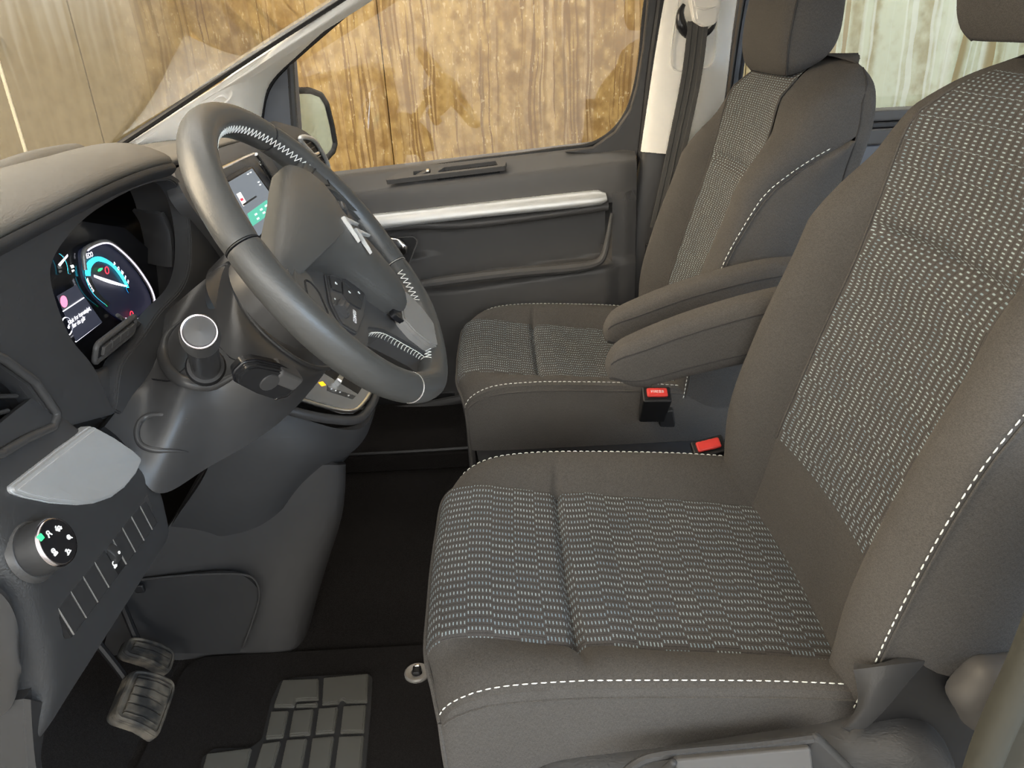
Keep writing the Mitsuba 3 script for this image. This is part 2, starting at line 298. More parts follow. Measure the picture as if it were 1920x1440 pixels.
# A-pillar trim: swept from the dashboard up to the roof
lo_o, hi_o = ws[0] + [0.02, 0.02, 0.004], hi + [0.02, 0.02, 0.004]
rows = []
inn = [(262, 300), (335, 285), (425, 232), (489, 200), (505, 150), (548, 108), (605, 55), (680, -5)]
Qi = spline([at_y(x, y, v) for (x, y), v in zip([(250, 315), (360, 308), (460, 275), (487, 215), (500, 160), (545, 110), (605, 55), (680, -5), (830, -120), (980, -240)], (1.93, 1.93, 1.94, 1.95, 1.95, 1.94, 1.92, 1.9, 1.84, 1.78))], 60)
Qo = spline([lo_o + (hi_o - lo_o) * t for t in (-0.06, 0.12, 0.32, 0.5, 0.75, 1.0)], 60)
n1 = unit([0.45, -0.8, 0.4])
G = np.stack([Qo + [0.0, 0.03, -0.012], Qo, Qo * .85 + Qi * .15 + n1 * 0.016, Qo * .6 + Qi * .4 + n1 * 0.024, Qo * .3 + Qi * .7 + n1 * 0.022, Qo * .08 + Qi * .92 + n1 * 0.010, Qi, Qi + [-0.004, 0.03, -0.004]], 1)
G = np.array([spline(r, 28) for r in G])
ap = thing('pillar_trim', 'cream windscreen pillar trim sloping up from the dashboard with a recessed clip cover', 'pillar trim')
put(ap, 'cover', slab(G, 0.012), 'trim', smooth=40)
def on_grid(G, px, py):
    """the point of a grid surface seen at a pixel"""
    d = _ray(px, py); q = G.reshape(-1, 3) - EYE; q2 = q - d[None] * ((q @ d) / (d @ d))[:, None]
    k = np.argsort((q2 ** 2).sum(1))[:3]; s = (q[k] @ d) / (d @ d); w_ = 1 / (1e-6 + np.linalg.norm(q2[k], axis=1)); return EYE + d * float((s * w_).sum() / w_.sum())
cv = [(372, 196), (392, 176), (410, 167), (430, 166), (436, 174), (426, 190), (404, 205), (380, 210)]
put(ap, 'clip_cover', tube(spline([on_grid(G, *q) + [0, -.001, 0] for q in cv], 40, True), .0028, 6, True), 'trim', smooth=50)
put(ap, 'clip_tab', tube(spline([on_grid(G, *q) + [0, -.001, 0] for q in ((396, 196), (404, 184), (418, 180), (424, 184))], 20), .003, 6), 'trim', smooth=50)

# B-pillar
bp = thing('pillar_trim', 'cream upper pillar trim behind the passenger door carrying the seat belt', 'pillar trim')
def pillar(front, rear, y0, bul):
    f, r = spline([at_y(x, y, y0) for x, y in front], 24), spline([at_y(x, y, y0) for x, y in rear], 24)
    cols = [f + [0.004, 0.05, 0], f + [0, 0.012, 0], f + [0.012, 0, 0], f * .7 + r * .3 + [0, -bul, 0], f * .3 + r * .7 + [0, -bul, 0], r + [-0.012, 0, 0], r + [0, 0.012, 0], r + [-0.004, 0.05, 0]]
    return np.array([spline([c[i] for c in cols], 32) for i in range(24)])
put(bp, 'cover', slab(pillar([(1268, -100), (1250, 0), (1236, 80), (1222, 170), (1205, 286)], [(1402, -100), (1385, 0), (1374, 80), (1362, 180), (1340, 290)], 1.95, 0.012), 0.01), 'trim', smooth=40)
# recessed field around the belt
fr = [(1280, -60), (1266, 40), (1258, 118), (1266, 131), (1320, 128), (1336, 118), (1344, 60), (1352, -60)]
put(bp, 'belt_field', tube(spline([at_y(x, y, 1.936) for x, y in fr], 60), 0.0022, 6), 'trim')
lp = thing('pillar_trim', 'dark lower pillar trim below the cream one beside the passenger seat', 'pillar trim')
put(lp, 'cover', slab(pillar([(1205, 284), (1196, 330), (1178, 470), (1160, 600), (1150, 720)], [(1352, 284), (1345, 330), (1330, 470), (1312, 600), (1300, 720)], 1.96, 0.008), 0.012), 'satin', smooth=40)
put(lp, 'catch', rbox(at_y(1217, 470, 1.94) - [0.01, 0.006, 0.02], at_y(1217, 470, 1.94) + [0.01, 0.006, 0.02], 0.004), 'black')

# seat belt of the passenger
belt = thing('seat_belt', 'dark grey seat belt hanging from its slot in the cream pillar', 'seat belt')
c0 = spline([at_y(1309, 40, 1.90), at_y(1297, 140, 1.905), at_y(1277, 240, 1.91), at_y(1258, 330, 1.915), at_y(1235, 430, 1.92)], 40)
wd = np.linspace(0.023, 0.023, 40)
tt, _, _ = frames(c0); ww = np.array([unit(np.cross(t, [0.25, 1.0, 0.0])) for t in tt])
prof = [(-1, 0), (-0.96, -0.0012), (-0.55, -0.0012), (-0.5, -0.0005), (-0.1, -0.0005), (-0.05, -0.0013), (0.05, -0.0013), (0.1, -0.0005), (0.5, -0.0005), (0.55, -0.0012), (0.96, -0.0012), (1, 0)]
G = np.stack([c0 + ww * wd[:, None] * a + A([0, b * 2.2, 0]) for a, b in prof], 1)
put(belt, 'webbing', slab(G, 0.002), 'webbing', smooth=25)
ring = [at_y(x, y, 1.915) for x, y in ((1283, 8), (1277, 20), (1276, 38), (1284, 58), (1300, 68), (1322, 64), (1336, 52), (1342, 40))]
put(belt, 'guide_loop', tube(spline(ring, 40), np.r_[np.linspace(0.004, 0.013, 14), np.linspace(0.012, 0.003, 26)], 10), 'gloss')
hk = [(1296, -30), (1298, 15), (1306, 36), (1322, 43), (1336, 38), (1340, 15), (1342, -30)]
Mh = frame_to(at_y(1318, 0, 1.895), [1, 0, 0], [0, 0, 1])
put(belt, 'height_adjuster', moved(plate(outline([(-0.036, 0.06), (-0.033, 0.0), (-0.022, -0.042), (0.0, -0.055), (0.026, -0.05), (0.034, -0.02), (0.036, 0.06)], 0.012), 0.03, 0.010), Mh), 'trim', smooth=40)
put(belt, 'adjuster_slide', tube(spline([at_y(1300, 12, 1.862), at_y(1320, 17, 1.858), at_y(1341, 12, 1.862)], 12), 0.0016, 6), 'trim')

# rear side window, its frame and the dark sliding-door edge
rw = [at_y(x, y, 2.02) for x, y in ((1385, -160), (1385, 240), (1800, 215), (1800, -160))]
rwx0, rwx1, rwz0, rwz1 = 0.60, 1.75, 0.765, 1.22
structure('window_3', trimesh.Trimesh([[rwx0, 2.0, rwz0], [rwx1, 2.0, rwz0], [rwx1, 1.96, rwz1], [rwx0, 1.96, rwz1]], [[0, 1, 2], [0, 2, 3]]), 'glass', 'side window behind the front seats of the van', 'window', smooth=False)
rf = thing('window_frame', 'dark frame of the rear side window with a flat sill rail', 'window frame')
put(rf, 'rail', rbox([0.55, 1.965, 0.742], [1.85, 2.03, 0.768], 0.005), 'doorplastic')
put(rf, 'groove', rbox([0.55, 1.955, 0.728], [1.85, 2.03, 0.741], 0.003), 'black')
put(rf, 'lower_rail', rbox([0.55, 1.94, 0.69], [1.85, 2.03, 0.727], 0.006), 'doorplastic')
put(rf, 'panel', rbox([0.55, 1.95, 0.0], [1.85, 2.03, 0.689], 0.006), 'rearplastic')
put(rf, 'upright', slab(pillar([(1408, -100), (1390, 0), (1374, 100), (1362, 190), (1352, 260)], [(1432, -100), (1414, 0), (1398, 100), (1386, 190), (1380, 260)], 1.985, 0.004), 0.02), 'rearplastic', smooth=40)

# ---------------------------------------------------------------- passenger door
dr_ = thing('door_card', 'dark grey passenger door panel with a long silver pull strip and storage pocket', 'car door')
X0, X1 = -0.78, 0.338
def sm(a, b, x): t = np.clip((x - a) / (b - a), 0, 1); return t * t * (3 - 2 * t)
def beltz(x): return 0.664 + (x + 0.433) * 0.062
xs = np.linspace(X0, X1, 40)
sec = [(2.06, 0.030), (2.005, 0.022), (1.985, 0.012), (1.955, -0.004), (1.945, -0.012), (1.938, -0.05), (1.936, -0.105)]
G = np.stack([np.stack([xs, xs * 0 + y + .012 * sm(X1 - .03, X1, xs), np.array([beltz(x) - 0.018 + dz for x in xs])], 1) for y, dz in sec], 1)
G = np.array([spline(r, 30) for r in G]); put(dr_, 'upper_panel', slab(G, 0.02), 'doorplastic', smooth=40)
# lower skin with the pocket pressed in
zz = np.linspace(0.0, 1.0, 70); xx = np.linspace(X0, X1, 90)
G = np.zeros((70, 90, 3))
for i, t in enumerate(zz):
    for j, x in enumerate(xx):
        z = (beltz(x) - 0.10) * (1 - t) + 0.06 * t
        lip = 0.432 + (x - 0.25) * 0.10                                   # lower lip of the pocket rises to the rear
        inside = sm(-0.30, -0.16, x) * (1 - sm(0.255, 0.275, x)) if z < 0.47 + 0.0 * x else (1 - sm(0.262, 0.272, x))
        inside *= sm(lip - 0.006, lip + 0.004, z) * (1 - sm(0.60, 0.66, z))
        y = 1.936 - 0.026 * sm(lip + 0.004, lip - 0.012, z) * sm(-0.32, -0.1, x) * (1 - .75 * sm(0.255, 0.30, x)) + 0.040 * inside
        y += 0.03 * sm(0.38, 0.08, z) + 0.012 * sm(X1 - 0.03, X1, x)
        G[i, j] = (x, y, z)
put(dr_, 'lower_panel', slab(G, 0.015), 'doorplastic', smooth=40)
put(dr_, 'pocket_lip', tube(spline([at_y(690, 553, 1.918), at_y(790, 534, 1.912), at_y(880, 521, 1.908), at_y(1000, 508, 1.906), at_y(1110, 496, 1.907), at_y(1128, 486, 1.910), at_y(1137, 460, 1.916), at_y(1147, 400, 1.926)], 60), np.r_[np.linspace(.004, .013, 14), np.full(26, .014), np.linspace(.013, .004, 20)], 10), 'doorplastic')
# silver strip
st = [(560, 421), (640, 413), (700, 407), (820, 394), (940, 381), (1060, 368), (1135, 360)]
sb = [(560, 444), (640, 434), (700, 427), (820, 413), (940, 400), (1060, 388), (1140, 379)]
Pt, Pb = spline([at_y(x, y - 3, 1.918) for x, y in st], 40), spline([at_y(x, y + 4, 1.910) for x, y in sb], 40)
end = np.linspace(0, 1, 40) ** 90
G = np.stack([Pt + [0, 0.02, 0.0], Pt + A([0, 0.004, 0]), Pt * .75 + Pb * .25 - [0, 0.006, 0], Pt * .25 + Pb * .75 - [0, 0.008, 0], Pb, Pb + [0, 0.02, 0.002]], 1)
mid = (Pt + Pb) / 2
G = mid[:, None] + (G - mid[:, None]) * np.sqrt(np.clip(1 - end, 0.3, 1))[:, None, None]
G = np.array([spline(r, 16) for r in G])
put(dr_, 'pull_strip', slab(G, 0.008), 'silver', smooth=50, label='satin silver pull strip')
sb2 = [(700, 430), (780, 424), (840, 424), (900, 420), (1000, 408), (1080, 397), (1141, 388)]
P2 = spline([at_y(x, y, 1.922) for x, y in sb2], 40)
G = np.stack([P2 + [0, 0.008, 0.014], P2 + [0, -0.006, 0.004], P2 + [0, -0.002, -0.006], P2 + [0, 0.014, -0.012]], 1); G = np.array([spline(r, 10) for r in G])
put(dr_, 'grip_underside', slab(G, 0.006), 'doorplastic', smooth=50)
# window switch plate with recessed grab
M = frame_to(at_y(835, 326, 1.962), [1.0, 0, 0.062], [-0.02, 1.0, 0.35])
pl = outline([(-0.155, -0.020), (-0.115, 0.014), (0.14, 0.018), (0.155, 0.006), (0.150, -0.018)], 0.005).difference(outline([(-0.02, -0.009), (0.0, 0.011), (0.128, 0.013), (0.134, -0.008)], 0.003)).difference(outline([(-0.078, -0.008), (-0.078, 0.009), (-0.036, 0.009), (-0.036, -0.008)], 0.002))
put(dr_, 'switch_plate', moved(plate(pl, 0.012, 0.002), M), 'doorplastic')
put(dr_, 'grab_recess', moved(rbox([-0.02, -0.012, -0.012], [0.135, 0.015, 0.002], 0.001, 6), M), 'black')
put(dr_, 'window_switch', moved(hullpts([(-0.07, -0.004, 0.004), (-0.07, 0.005, 0.004), (-0.044, -0.004, 0.013), (-0.044, 0.005, 0.013)], 0.003), M), 'satin')
put(dr_, 'switch_edge', moved(rbox([-0.046, -0.006, 0.010], [-0.038, 0.007, 0.017], 0.002, 8), M), 'brightchrome')
# door release
M = frame_to(at_y(770, 478, 1.928), [1, 0, 0.05], [0, 0, 1])
hp = outline([(-0.085, -0.02), (-0.06, 0.05), (0.015, 0.046), (0.022, 0.035), (-0.005, -0.015), (-0.03, -0.045)], 0.008)
put(dr_, 'handle_bowl', moved(plate(hp, 0.004, 0.002), M), 'black')
put(dr_, 'handle_rim', moved(plate(hp.buffer(0.003).difference(hp), 0.007, 0.001), M), 'doorplastic')
put(dr_, 'handle', tube(spline([at_y(728, 452, 1.913), at_y(742, 458, 1.905), at_y(752, 465, 1.90), at_y(758, 473, 1.905)], 16), np.interp(np.linspace(0, 1, 16), [0, .4, .8, 1], [0.012, 0.018, 0.017, 0.008]), 12, r2=0.008), 'brightchrome', label='chrome door release')
# window frame of the door and its glass
wf = [(560, 350), (620, 338), (735, 325), (860, 305), (980, 290), (1060, 279), (1105, 272), (1150, 245), (1178, 205), (1192, 160), (1203, 90), (1212, 0), (1222, -140), (900, -180), (760, -60), (662, 20), (600, 72), (553, 100), (556, 150), (566, 290)]
W3 = [at_y(x, y, 2.02) for x, y in wf]
put(dr_, 'window_seal', tube(spline(W3[:14], 90), 0.006, 8), 'black')
structure('window_2', moved(trimesh.creation.extrude_polygon(outline([(p[0], p[2]) for p in W3], 0), 0.0008, engine='earcut'), A([[1, 0, 0, 0], [0, 0, -1, 2.025], [0, 1, 0, 0], [0, 0, 0, 1.0]])) if False else
          trimesh.Trimesh(*[(lambda vv, ff: (np.c_[vv[:, 0], vv[:, 0] * 0 + 2.025, vv[:, 1]], ff))(*trimesh.creation.triangulate_polygon(outline([(p[0], p[2]) for p in W3]).buffer(0.004), engine='earcut'))][0]), 'glass', 'passenger door window of the van', 'window', smooth=False)
fo = outline([(p[0], p[2]) for p in [at_y(x, y, 2.0) for x, y in ((1060, 284), (1112, 276), (1153, 247), (1181, 206), (1194, 160), (1205, 90), (1214, 0), (1224, -140), (1262, -140), (1245, 0), (1228, 110), (1212, 200), (1202, 292))]])
M = A([[1, 0, 0, 0], [0, 0, -1, 2.035], [0, 1, 0, 0], [0, 0, 0, 1.0]])
put(dr_, 'window_frame', moved(plate(fo, 0.05, 0.006), M), 'satin')
put(dr_, 'body_edge', tube(spline([at_y(x, y, 2.05) for x, y in ((1246, -40), (1238, 20), (1230, 70), (1222, 130), (1214, 200), (1208, 280))], 30), 0.006, 8), 'carpaint', label='dark red painted body edge')
put(dr_, 'door_seal', tube(spline([at_y(x, y, 1.985) for x, y in ((1250, -100), (1238, 10), (1222, 120), (1206, 260), (1198, 320), (1180, 450), (1164, 585), (1152, 700))], 50), 0.011, 10), 'black')
# mirror corner piece
mc = outline([(p[0], p[2]) for p in [at_y(x, y, 1.99) for x, y in ((548, 100), (526, 122), (505, 155), (493, 190), (488, 232), (500, 300), (566, 330), (556, 200))]], 0.004)
M = A([[1, 0, 0, 0], [0, 0, -1, 2.03], [0, 1, 0, 0], [0, 0, 0, 1.0]])
put(dr_, 'mirror_corner', moved(plate(mc, 0.045, 0.006), M), 'rearplastic', label='dark blue-grey corner cover inside the mirror')
put(dr_, 'corner_post', tube([at_y(x, y, 1.99) for x, y in ((543, 95), (548, 180), (556, 300))], 0.009, 8), 'satin')
put(dr_, 'corner_seal', tube(spline([at_y(x, y, 1.985) for x, y in ((700, -20), (605, 62), (548, 112), (510, 152), (494, 190), (488, 240))], 40), 0.007, 8), 'black')

# outside mirror
mr = thing('wing_mirror', 'black wing mirror outside the passenger window reflecting the pale wall', 'mirror')
mp, mn = at_y(592, 235, 2.2), unit([0.92, -0.38, 0.04])
Mm = np.eye(4); Mm[:3, 2] = mn; Mm[:3, 0] = unit(np.cross([0, 0, 1.0], mn)); Mm[:3, 1] = np.cross(mn, Mm[:3, 0]); Mm[:3, 3] = mp; Mi = np.linalg.inv(Mm)
def on_mirror(px, py): d = _ray(px, py); P = EYE + d * ((mp - EYE) @ mn) / (d @ mn); return tuple((Mi @ np.r_[P, 1])[:2])
po = outline([on_mirror(*q) for q in ((548, 167), (580, 167), (601, 175), (613, 194), (623, 235), (629, 270), (625, 285), (606, 306), (548, 316))], 0.012)
put(mr, 'shell', moved(plate(po, 0.07, 0.012), Mm @ trimesh.transformations.translation_matrix([0, 0, -.07])), 'gloss')
put(mr, 'rim', moved(tube(np.c_[A(po.buffer(-.004).exterior.coords)[:-1], np.zeros(len(po.buffer(-.004).exterior.coords) - 1)], .009, 8, True), Mm), 'black', smooth=50)
put(mr, 'glass', moved(plate(po.buffer(-.008), .002, 0), Mm), 'mirrorglass', smooth=False, label='mirror glass')
put(mr, 'arm', hullpts([at_y(545, 300, 2.16), at_y(535, 305, 2.06), at_y(545, 320, 2.16), at_y(535, 325, 2.06)], 0.012), 'black')
# ---------------------------------------------------------------- the two front seats
def ip(t, a, b): return np.interp(t, a, b)
CX = [(-0.108, 0.345), (-0.102, 0.358), (-0.090, 0.368), (-0.05, 0.372), (0.0, 0.363), (0.045, 0.353), (0.08, 0.347), (0.2, 0.333), (0.3, 0.318), (0.43, 0.295), (0.52, 0.285)]
CS = [(-0.096, 0.326), (-0.091, 0.337), (-0.083, 0.347), (-0.05, 0.366), (0.0, 0.374), (0.045, 0.375), (0.08, 0.374), (0.2, 0.366), (0.3, 0.356), (0.43, 0.338), (0.52, 0.33)]
ZL = A([.27, .36, .43, .52, .62, .71, .735, .76, .83, .88, .905, .925, .94, .947])
XF = A([.360, .385, .400, .425, .455, .483, .489, .495, .511, .524, .536, .553, .585, .605])
XR = A([.51, .53, .545, .57, .60, .62, .63, .635, .65, .655, .655, .65, .635, .62])
WL = A([.235, .252, .262, .262, .258, .255, .254, .253, .251, .239, .222, .195, .150, .08])
WI = A([.16, .16, .16, .16, .16, .16, .16, .16, .16, .15, .135, .115, .07, .03])
BP = A([.03, .045, .058, .064, .062, .057, .055, .050, .022, .005, .001, 0, 0, 0])
def seat(Yc, dz, root, hz, arm_side, arm, driver):
    O = A([0, Yc, dz])
    # --- cushion
    n = 90
    c = spline(CX, n); s = spline(CS, n)
    c[:, 1] -= 0.014 * np.exp(-((c[:, 0] - 0.062) / 0.005) ** 2) * (np.arange(n) > 20) - 0.005 * np.exp(-((c[:, 0] - 0.105) / 0.03) ** 2)
    wi, W = 0.160, 0.244
    arc = np.r_[0, np.cumsum(np.linalg.norm(np.diff(c, axis=0), axis=1))]
    Wk = W - 0.010 * np.exp(-arc / 0.05)
    u = np.linspace(-1, 1, 40)
    ins = np.stack([np.stack([c[:, 0] - 0.012 * (1 - (t * wi / W) ** 2) * np.exp(-arc / 0.25), np.full(n, t * wi), c[:, 1] + 0.004 * t ** 2 - 0.003 * (abs(t) > 0.97)], 1) for t in u], 1)
    uv = np.stack([np.repeat((u * wi)[None], n, 0), np.repeat(arc[:, None], 40, 1)], -1).reshape(-1, 2)
    put(root, 'cushion_insert', gmesh(ins + O), 'weave', smooth=True, uv=uv, label='woven seat insert with pale blue dashes')
    edge = {}
    for sg in (-1, 1):
        G = []
        for i in range(n):
            a, b = A([ins[i, 0, 0], c[i, 1] + 0.001]), s[i]; D = Wk[i] - wi; up = ip(arc[i], [0, 0.05, 0.1, 0.4], [0.004, 0.010, 0.010, 0.008])
            G.append(spline([(a[0], sg * wi, a[1]), (a[0] * .75 + b[0] * .25, sg * (wi + .22 * D), a[1] * .6 + b[1] * .4 + up * .5), (a[0] * .45 + b[0] * .55, sg * (wi + .55 * D), a[1] * .25 + b[1] * .75 + up),
                             (a[0] * .15 + b[0] * .85, sg * (wi + .86 * D), a[1] * .03 + b[1] * .97 + up * .6), (b[0], sg * Wk[i], b[1])], 18))
        G = A(G); put(root, 'cushion_bolster', gmesh(G + O), 'fabric', smooth=True)
        e = G[:, -1]; edge[sg] = e
        # side panel from the seam down
        zb = 0.235
        S = np.stack([np.stack([e[:, 0] + (0.004 * t), e[:, 1] + sg * (0.002 + 0.008 * math.sin(min(1, t * 1.0) * math.pi * .75)), e[:, 2] * (1 - t) + zb * t], 1) for t in np.linspace(0, 1, 14)], 1)
        S[:, 0, 1] -= sg * 0.003
        put(root, 'cushion_side', gmesh(S + O), 'fabric', smooth=True)
        k = int(np.argmin(abs(s[:, 0] - 0.345)))
        pth = G[1:k + 1:3, -3] + O + A([0, sg * 0.0005, 0.0006])
        put(root, 'seam_stitching', stitches(pth, [0, sg * 0.75, 0.65], 0.0062, 0.0036, 0.0008), 'thread', kind='stuff', label='white dashed seam stitching')
        put(root, 'seam_welt', tube(S[3:k + 4:3, 1] + O, 0.0016, 6), 'fabric')
        put(root, 'corner_piping', tube(spline([e[0] + O, S[0, 4] + O, S[0, 9] + O, S[0, 13] + O + [0, 0, -0.05]], 16), 0.003, 8), 'fabric')
    row = np.vstack([edge[-1][:1], spline([(x[0], x[1], x[2]) for x in np.vstack([edge[-1][0] * .5 + ins[0, 0] * .5 + [0, 0, .004], ins[0, ::8], ins[0, -1:], edge[1][0] * .5 + ins[0, -1] * .5 + [0, 0, .004]])], 40), edge[1][:1]])
    put(root, 'front_piping', tube(row + O, 0.0032, 8), 'fabric')
    Fp = np.stack([row + A([0.012 * min(1, t * 3), 0, 0]) + A([0, 0, -0.26 * t]) for t in np.linspace(0, 1, 10)], 0)
    put(root, 'front_panel', gmesh(Fp + O), 'dark_fabric', smooth=True)
    put(root, 'pedestal', rbox(A([-0.05, Yc - 0.20, 0.0]), A([0.50, Yc + 0.20, 0.24 + dz]), 0.01), 'black')
    # --- backrest
    z = np.unique(np.r_[np.linspace(.27, .90, 76), np.linspace(.90, .947, 16)]); m = len(z)
    f = lambda tab: CubicSpline(ZL, tab)(z)
    xf, xr, w, wi, bpk = f(XF), f(XR), np.maximum(f(WL), .03), np.maximum(f(WI), .02), np.maximum(f(BP), 0)
    xf0 = xf.copy()
    xf = xf + 0.016 * np.exp(-((z - .737) / .0055) ** 2) - 0.004 * np.exp(-((z - .70) / .022) ** 2) - 0.004 * np.exp(-((z - .775) / .022) ** 2)
    top = ip(z, [.88, .947], [0, 1])
    lo, hi = int(np.argmin(abs(z - .43))), int(np.argmin(abs(z - .928)))
    u = np.linspace(-1, 1, 40)
    full = np.stack([np.stack([xf0 + (xf - xf0) * (1 - abs(t) ** 7) - 0.012 * t ** 2 * (1 - top) + 0.03 * top * t ** 2, t * wi, z], 1) for t in u], 1)
    arcz = np.r_[0, np.cumsum(np.hypot(np.diff(z), np.diff(f(XF))))]
    uv = np.stack([np.repeat(wi[:, None], 40, 1) * u[None] + 0.004, np.repeat(arcz[:, None], 40, 1)], -1)
    put(root, 'backrest_insert', gmesh(full[lo:hi + 1] + O), 'weave', smooth=True, uv=uv[lo:hi + 1].reshape(-1, 2), label='woven backrest insert with pale blue dashes')
    for e_ in (0, -1): put(root, 'insert_piping', tube(full[lo:hi - 4, e_][::2] + O + A([-.0005, 0, 0]), .0024, 6), 'fabric', smooth=50)
    put(root, 'lumbar_strip', gmesh(full[:lo + 1] + O), 'fabric', smooth=True)
    put(root, 'backrest_top', gmesh(full[hi:] + O), 'fabric', smooth=True)
    th = xr - xf
    zs = [.27, .62, .70, .75, .785, .805, .82, 1.0]
    so = PchipInterpolator([.27, .52, .62, .69, .745, .785, .81, .825, 1.0], [-.45, -.58, -.52, -.30, .10, .50, .85, 1.0, 1.0])(z)
    rear = np.stack([xr - 0.03 * (1 - top), w, z], 1)
    for sg in (-1, 1):
        B, Sd = [], []
        for i in range(m):
            x0 = full[i, -1, 0] + 0.003; D = w[i] - wi[i]
            if so[i] <= 0: sx = xf0[i] - 0.012 - bpk[i] * (-so[i])
            else: sx = xf0[i] - 0.012 + (rear[i, 0] - xf0[i] + 0.012) * so[i]
            g = max(0.0, so[i])
            pts = [(x0, sg * wi[i], z[i]), (x0 - .7 * bpk[i] + 0.010 * g, sg * (wi[i] + .25 * D), z[i]), (x0 - 1.0 * bpk[i] + 0.022 * g, sg * (wi[i] + .58 * D), z[i]), (x0 - .85 * bpk[i] + 0.04 * g, sg * (wi[i] + .90 * D + .002 * g), z[i])]
            pts.append((pts[-1][0] * (1 - .6) + sx * .6, sg * (w[i] + .003 * min(1, g * 3)), z[i]))
            pts.append((sx, sg * w[i], z[i])); B.append(spline(pts, 26))
            e = A(pts[-1]); r = A([rear[i, 0], sg * w[i], z[i]])
            Sd.append([e * (1 - t) + r * t + A([0, sg * .010 * math.sin(math.pi * t), 0]) for t in np.linspace(0, 1, 12)])
        B, Sd = A(B), A(Sd); put(root, 'backrest_bolster', gmesh(B + O), 'fabric', smooth=True)
        k = int(np.argmin(abs(z - .815)))
        put(root, 'backrest_side', gmesh(Sd[:k + 1] + O), 'fabric', smooth=True)
        pth = B[4:k:2, -3] + O + A([-0.0008, sg * 0.0012, 0.0]); put(root, 'seam_stitching', stitches(pth, [-0.45, sg * 0.9, 0], 0.0062, 0.0036, 0.0008), 'thread', kind='stuff', label='white dashed seam stitching')
        put(root, 'seam_welt', tube(B[2:k:3, -1] + O + A([0, sg * .0012, 0]), 0.0016, 6), 'fabric')
        put(root, 'rear_piping', tube(np.stack([rear[:, 0], sg * (rear[:, 1] + 0.0005), z], 1)[8:-6:4] + O, 0.0018, 6), 'dark_fabric')
    R = []
    for i in range(m):
        r0 = rear[i]; xb = xr[i]
        R.append(spline([(r0[0], -r0[1], z[i]), (xb - .008, -r0[1] + .002, z[i]), (xb, -r0[1] + .02, z[i]), (xb + .004, 0, z[i]), (xb, r0[1] - .02, z[i]), (xb - .008, r0[1] - .002, z[i]), (r0[0], r0[1], z[i])], 40))
    put(root, 'rear_shell', gmesh(A(R) + O), 'fabric', smooth=True)
    # --- headrest
    h0 = A([0.0, Yc, dz + hz])
    hs = [(0.535, .915, .105), (0.527, .93, .122), (0.522, .96, .128), (0.526, 1.02, .130), (0.537, 1.08, .126), (0.552, 1.12, .112), (0.575, 1.135, .09)]
    hr = [(0.565, .920), (0.600, .940), (0.622, .97), (0.628, 1.02), (0.628, 1.08), (0.618, 1.12), (0.60, 1.135)]
    a = spline(hs, 30); b = spline(hr, 30); G = []
    for i in range(30):
        ww = a[i, 2]; x0, x1 = A([a[i, 0], a[i, 1]]), A([b[i, 0], b[i, 1]]); q = lambda t, wv: (x0[0] * (1 - t) + x1[0] * t, wv, x0[1] * (1 - t) + x1[1] * t)
        G.append(np.vstack([spline([q(.06, -ww), q(-.04, -ww * .93), q(-.12, -ww * .5), q(-.13, 0), q(-.12, ww * .5), q(-.04, ww * .93), q(.06, ww)], 30)]))
    Gf = A(G); put(root, 'headrest_front', gmesh(np.vstack([np.repeat(Gf[:1].mean(1, keepdims=True), 30, 1) + [[[0.02, 0, .0]]], Gf, np.repeat(Gf[-1:].mean(1, keepdims=True), 30, 1) + [[[0.02, 0, 0.004]]]]) + h0), 'fabric', smooth=True)
    G = []
    for i in range(30):
        ww = a[i, 2]; x0, x1 = A([a[i, 0], a[i, 1]]), A([b[i, 0], b[i, 1]]); q = lambda t, wv: (x0[0] * (1 - t) + x1[0] * t, wv, x0[1] * (1 - t) + x1[1] * t)
        G.append(spline([q(.06, -ww), q(.3, -ww - .004), q(.8, -ww + .002), q(1.0, -ww * .85), q(1.06, 0), q(1.0, ww * .85), q(.8, ww - .002), q(.3, ww + .004), q(.06, ww)], 50))
    Gs = A(G); put(root, 'headrest_shell', gmesh(np.vstack([np.repeat(Gs[:1].mean(1, keepdims=True), 50, 1) + [[[0, 0, -.006]]], Gs, np.repeat(Gs[-1:].mean(1, keepdims=True), 50, 1) + [[[0, 0, .004]]]]) + h0), 'fabric', smooth=True)
    for sg in (0, -1): put(root, 'headrest_piping', tube(Gf[:, sg] + h0, 0.0022, 6), 'dark_fabric')
    for sg in (-1, 1): put(root, 'headrest_post', tube([A([0.60, Yc + sg * .055, .90 + dz]), A([0.59, Yc + sg * .055, 1.0 + dz])], 0.006, 10), 'greymetal' if driver else 'satin')
    for sg in (-1, 1): put(root, 'post_guide', moved(trimesh.creation.icosphere(3, 1.0), A([[.015, 0, 0, .592], [0, .018, 0, Yc + sg * .055], [0, 0, .009, .943 + dz], [0, 0, 0, 1.0]])), 'rearplastic', smooth=True)
    # --- folding armrest
    ya, tip = arm
    st = [(0.0, .0, .012, .018), (.012, .004, .030, .024), (.045, .010, .043, .029), (.11, .028, .050, .030), (.2, .050, .054, .030), (.30, .068, .054, .030), (.37, .076, .045, .028)]
    G = []
    for (dx, dzz, hh, wv) in spline(st, 30):
        a = np.linspace(0, 2 * np.pi, 33)[:-1]; ca, sa = np.cos(a), np.sin(a)
        pw = lambda v, e: np.sign(v) * abs(v) ** e
        G.append(np.stack([np.full(32, tip[0] + dx) + 0.016 * np.clip(-sa, 0, 1) * (dx < .06) * (1 if dx > .004 else 0), ya + wv * pw(ca, .55), tip[1] + dzz + hh * pw(sa, .6)], 1))
    G = A(G); body = gmesh(G, True)
    v = np.vstack([body.vertices, G[0].mean(0) - [0.004, 0, 0], G[-1].mean(0)]); N = len(body.vertices); i = np.arange(32); j = (i + 1) % 32
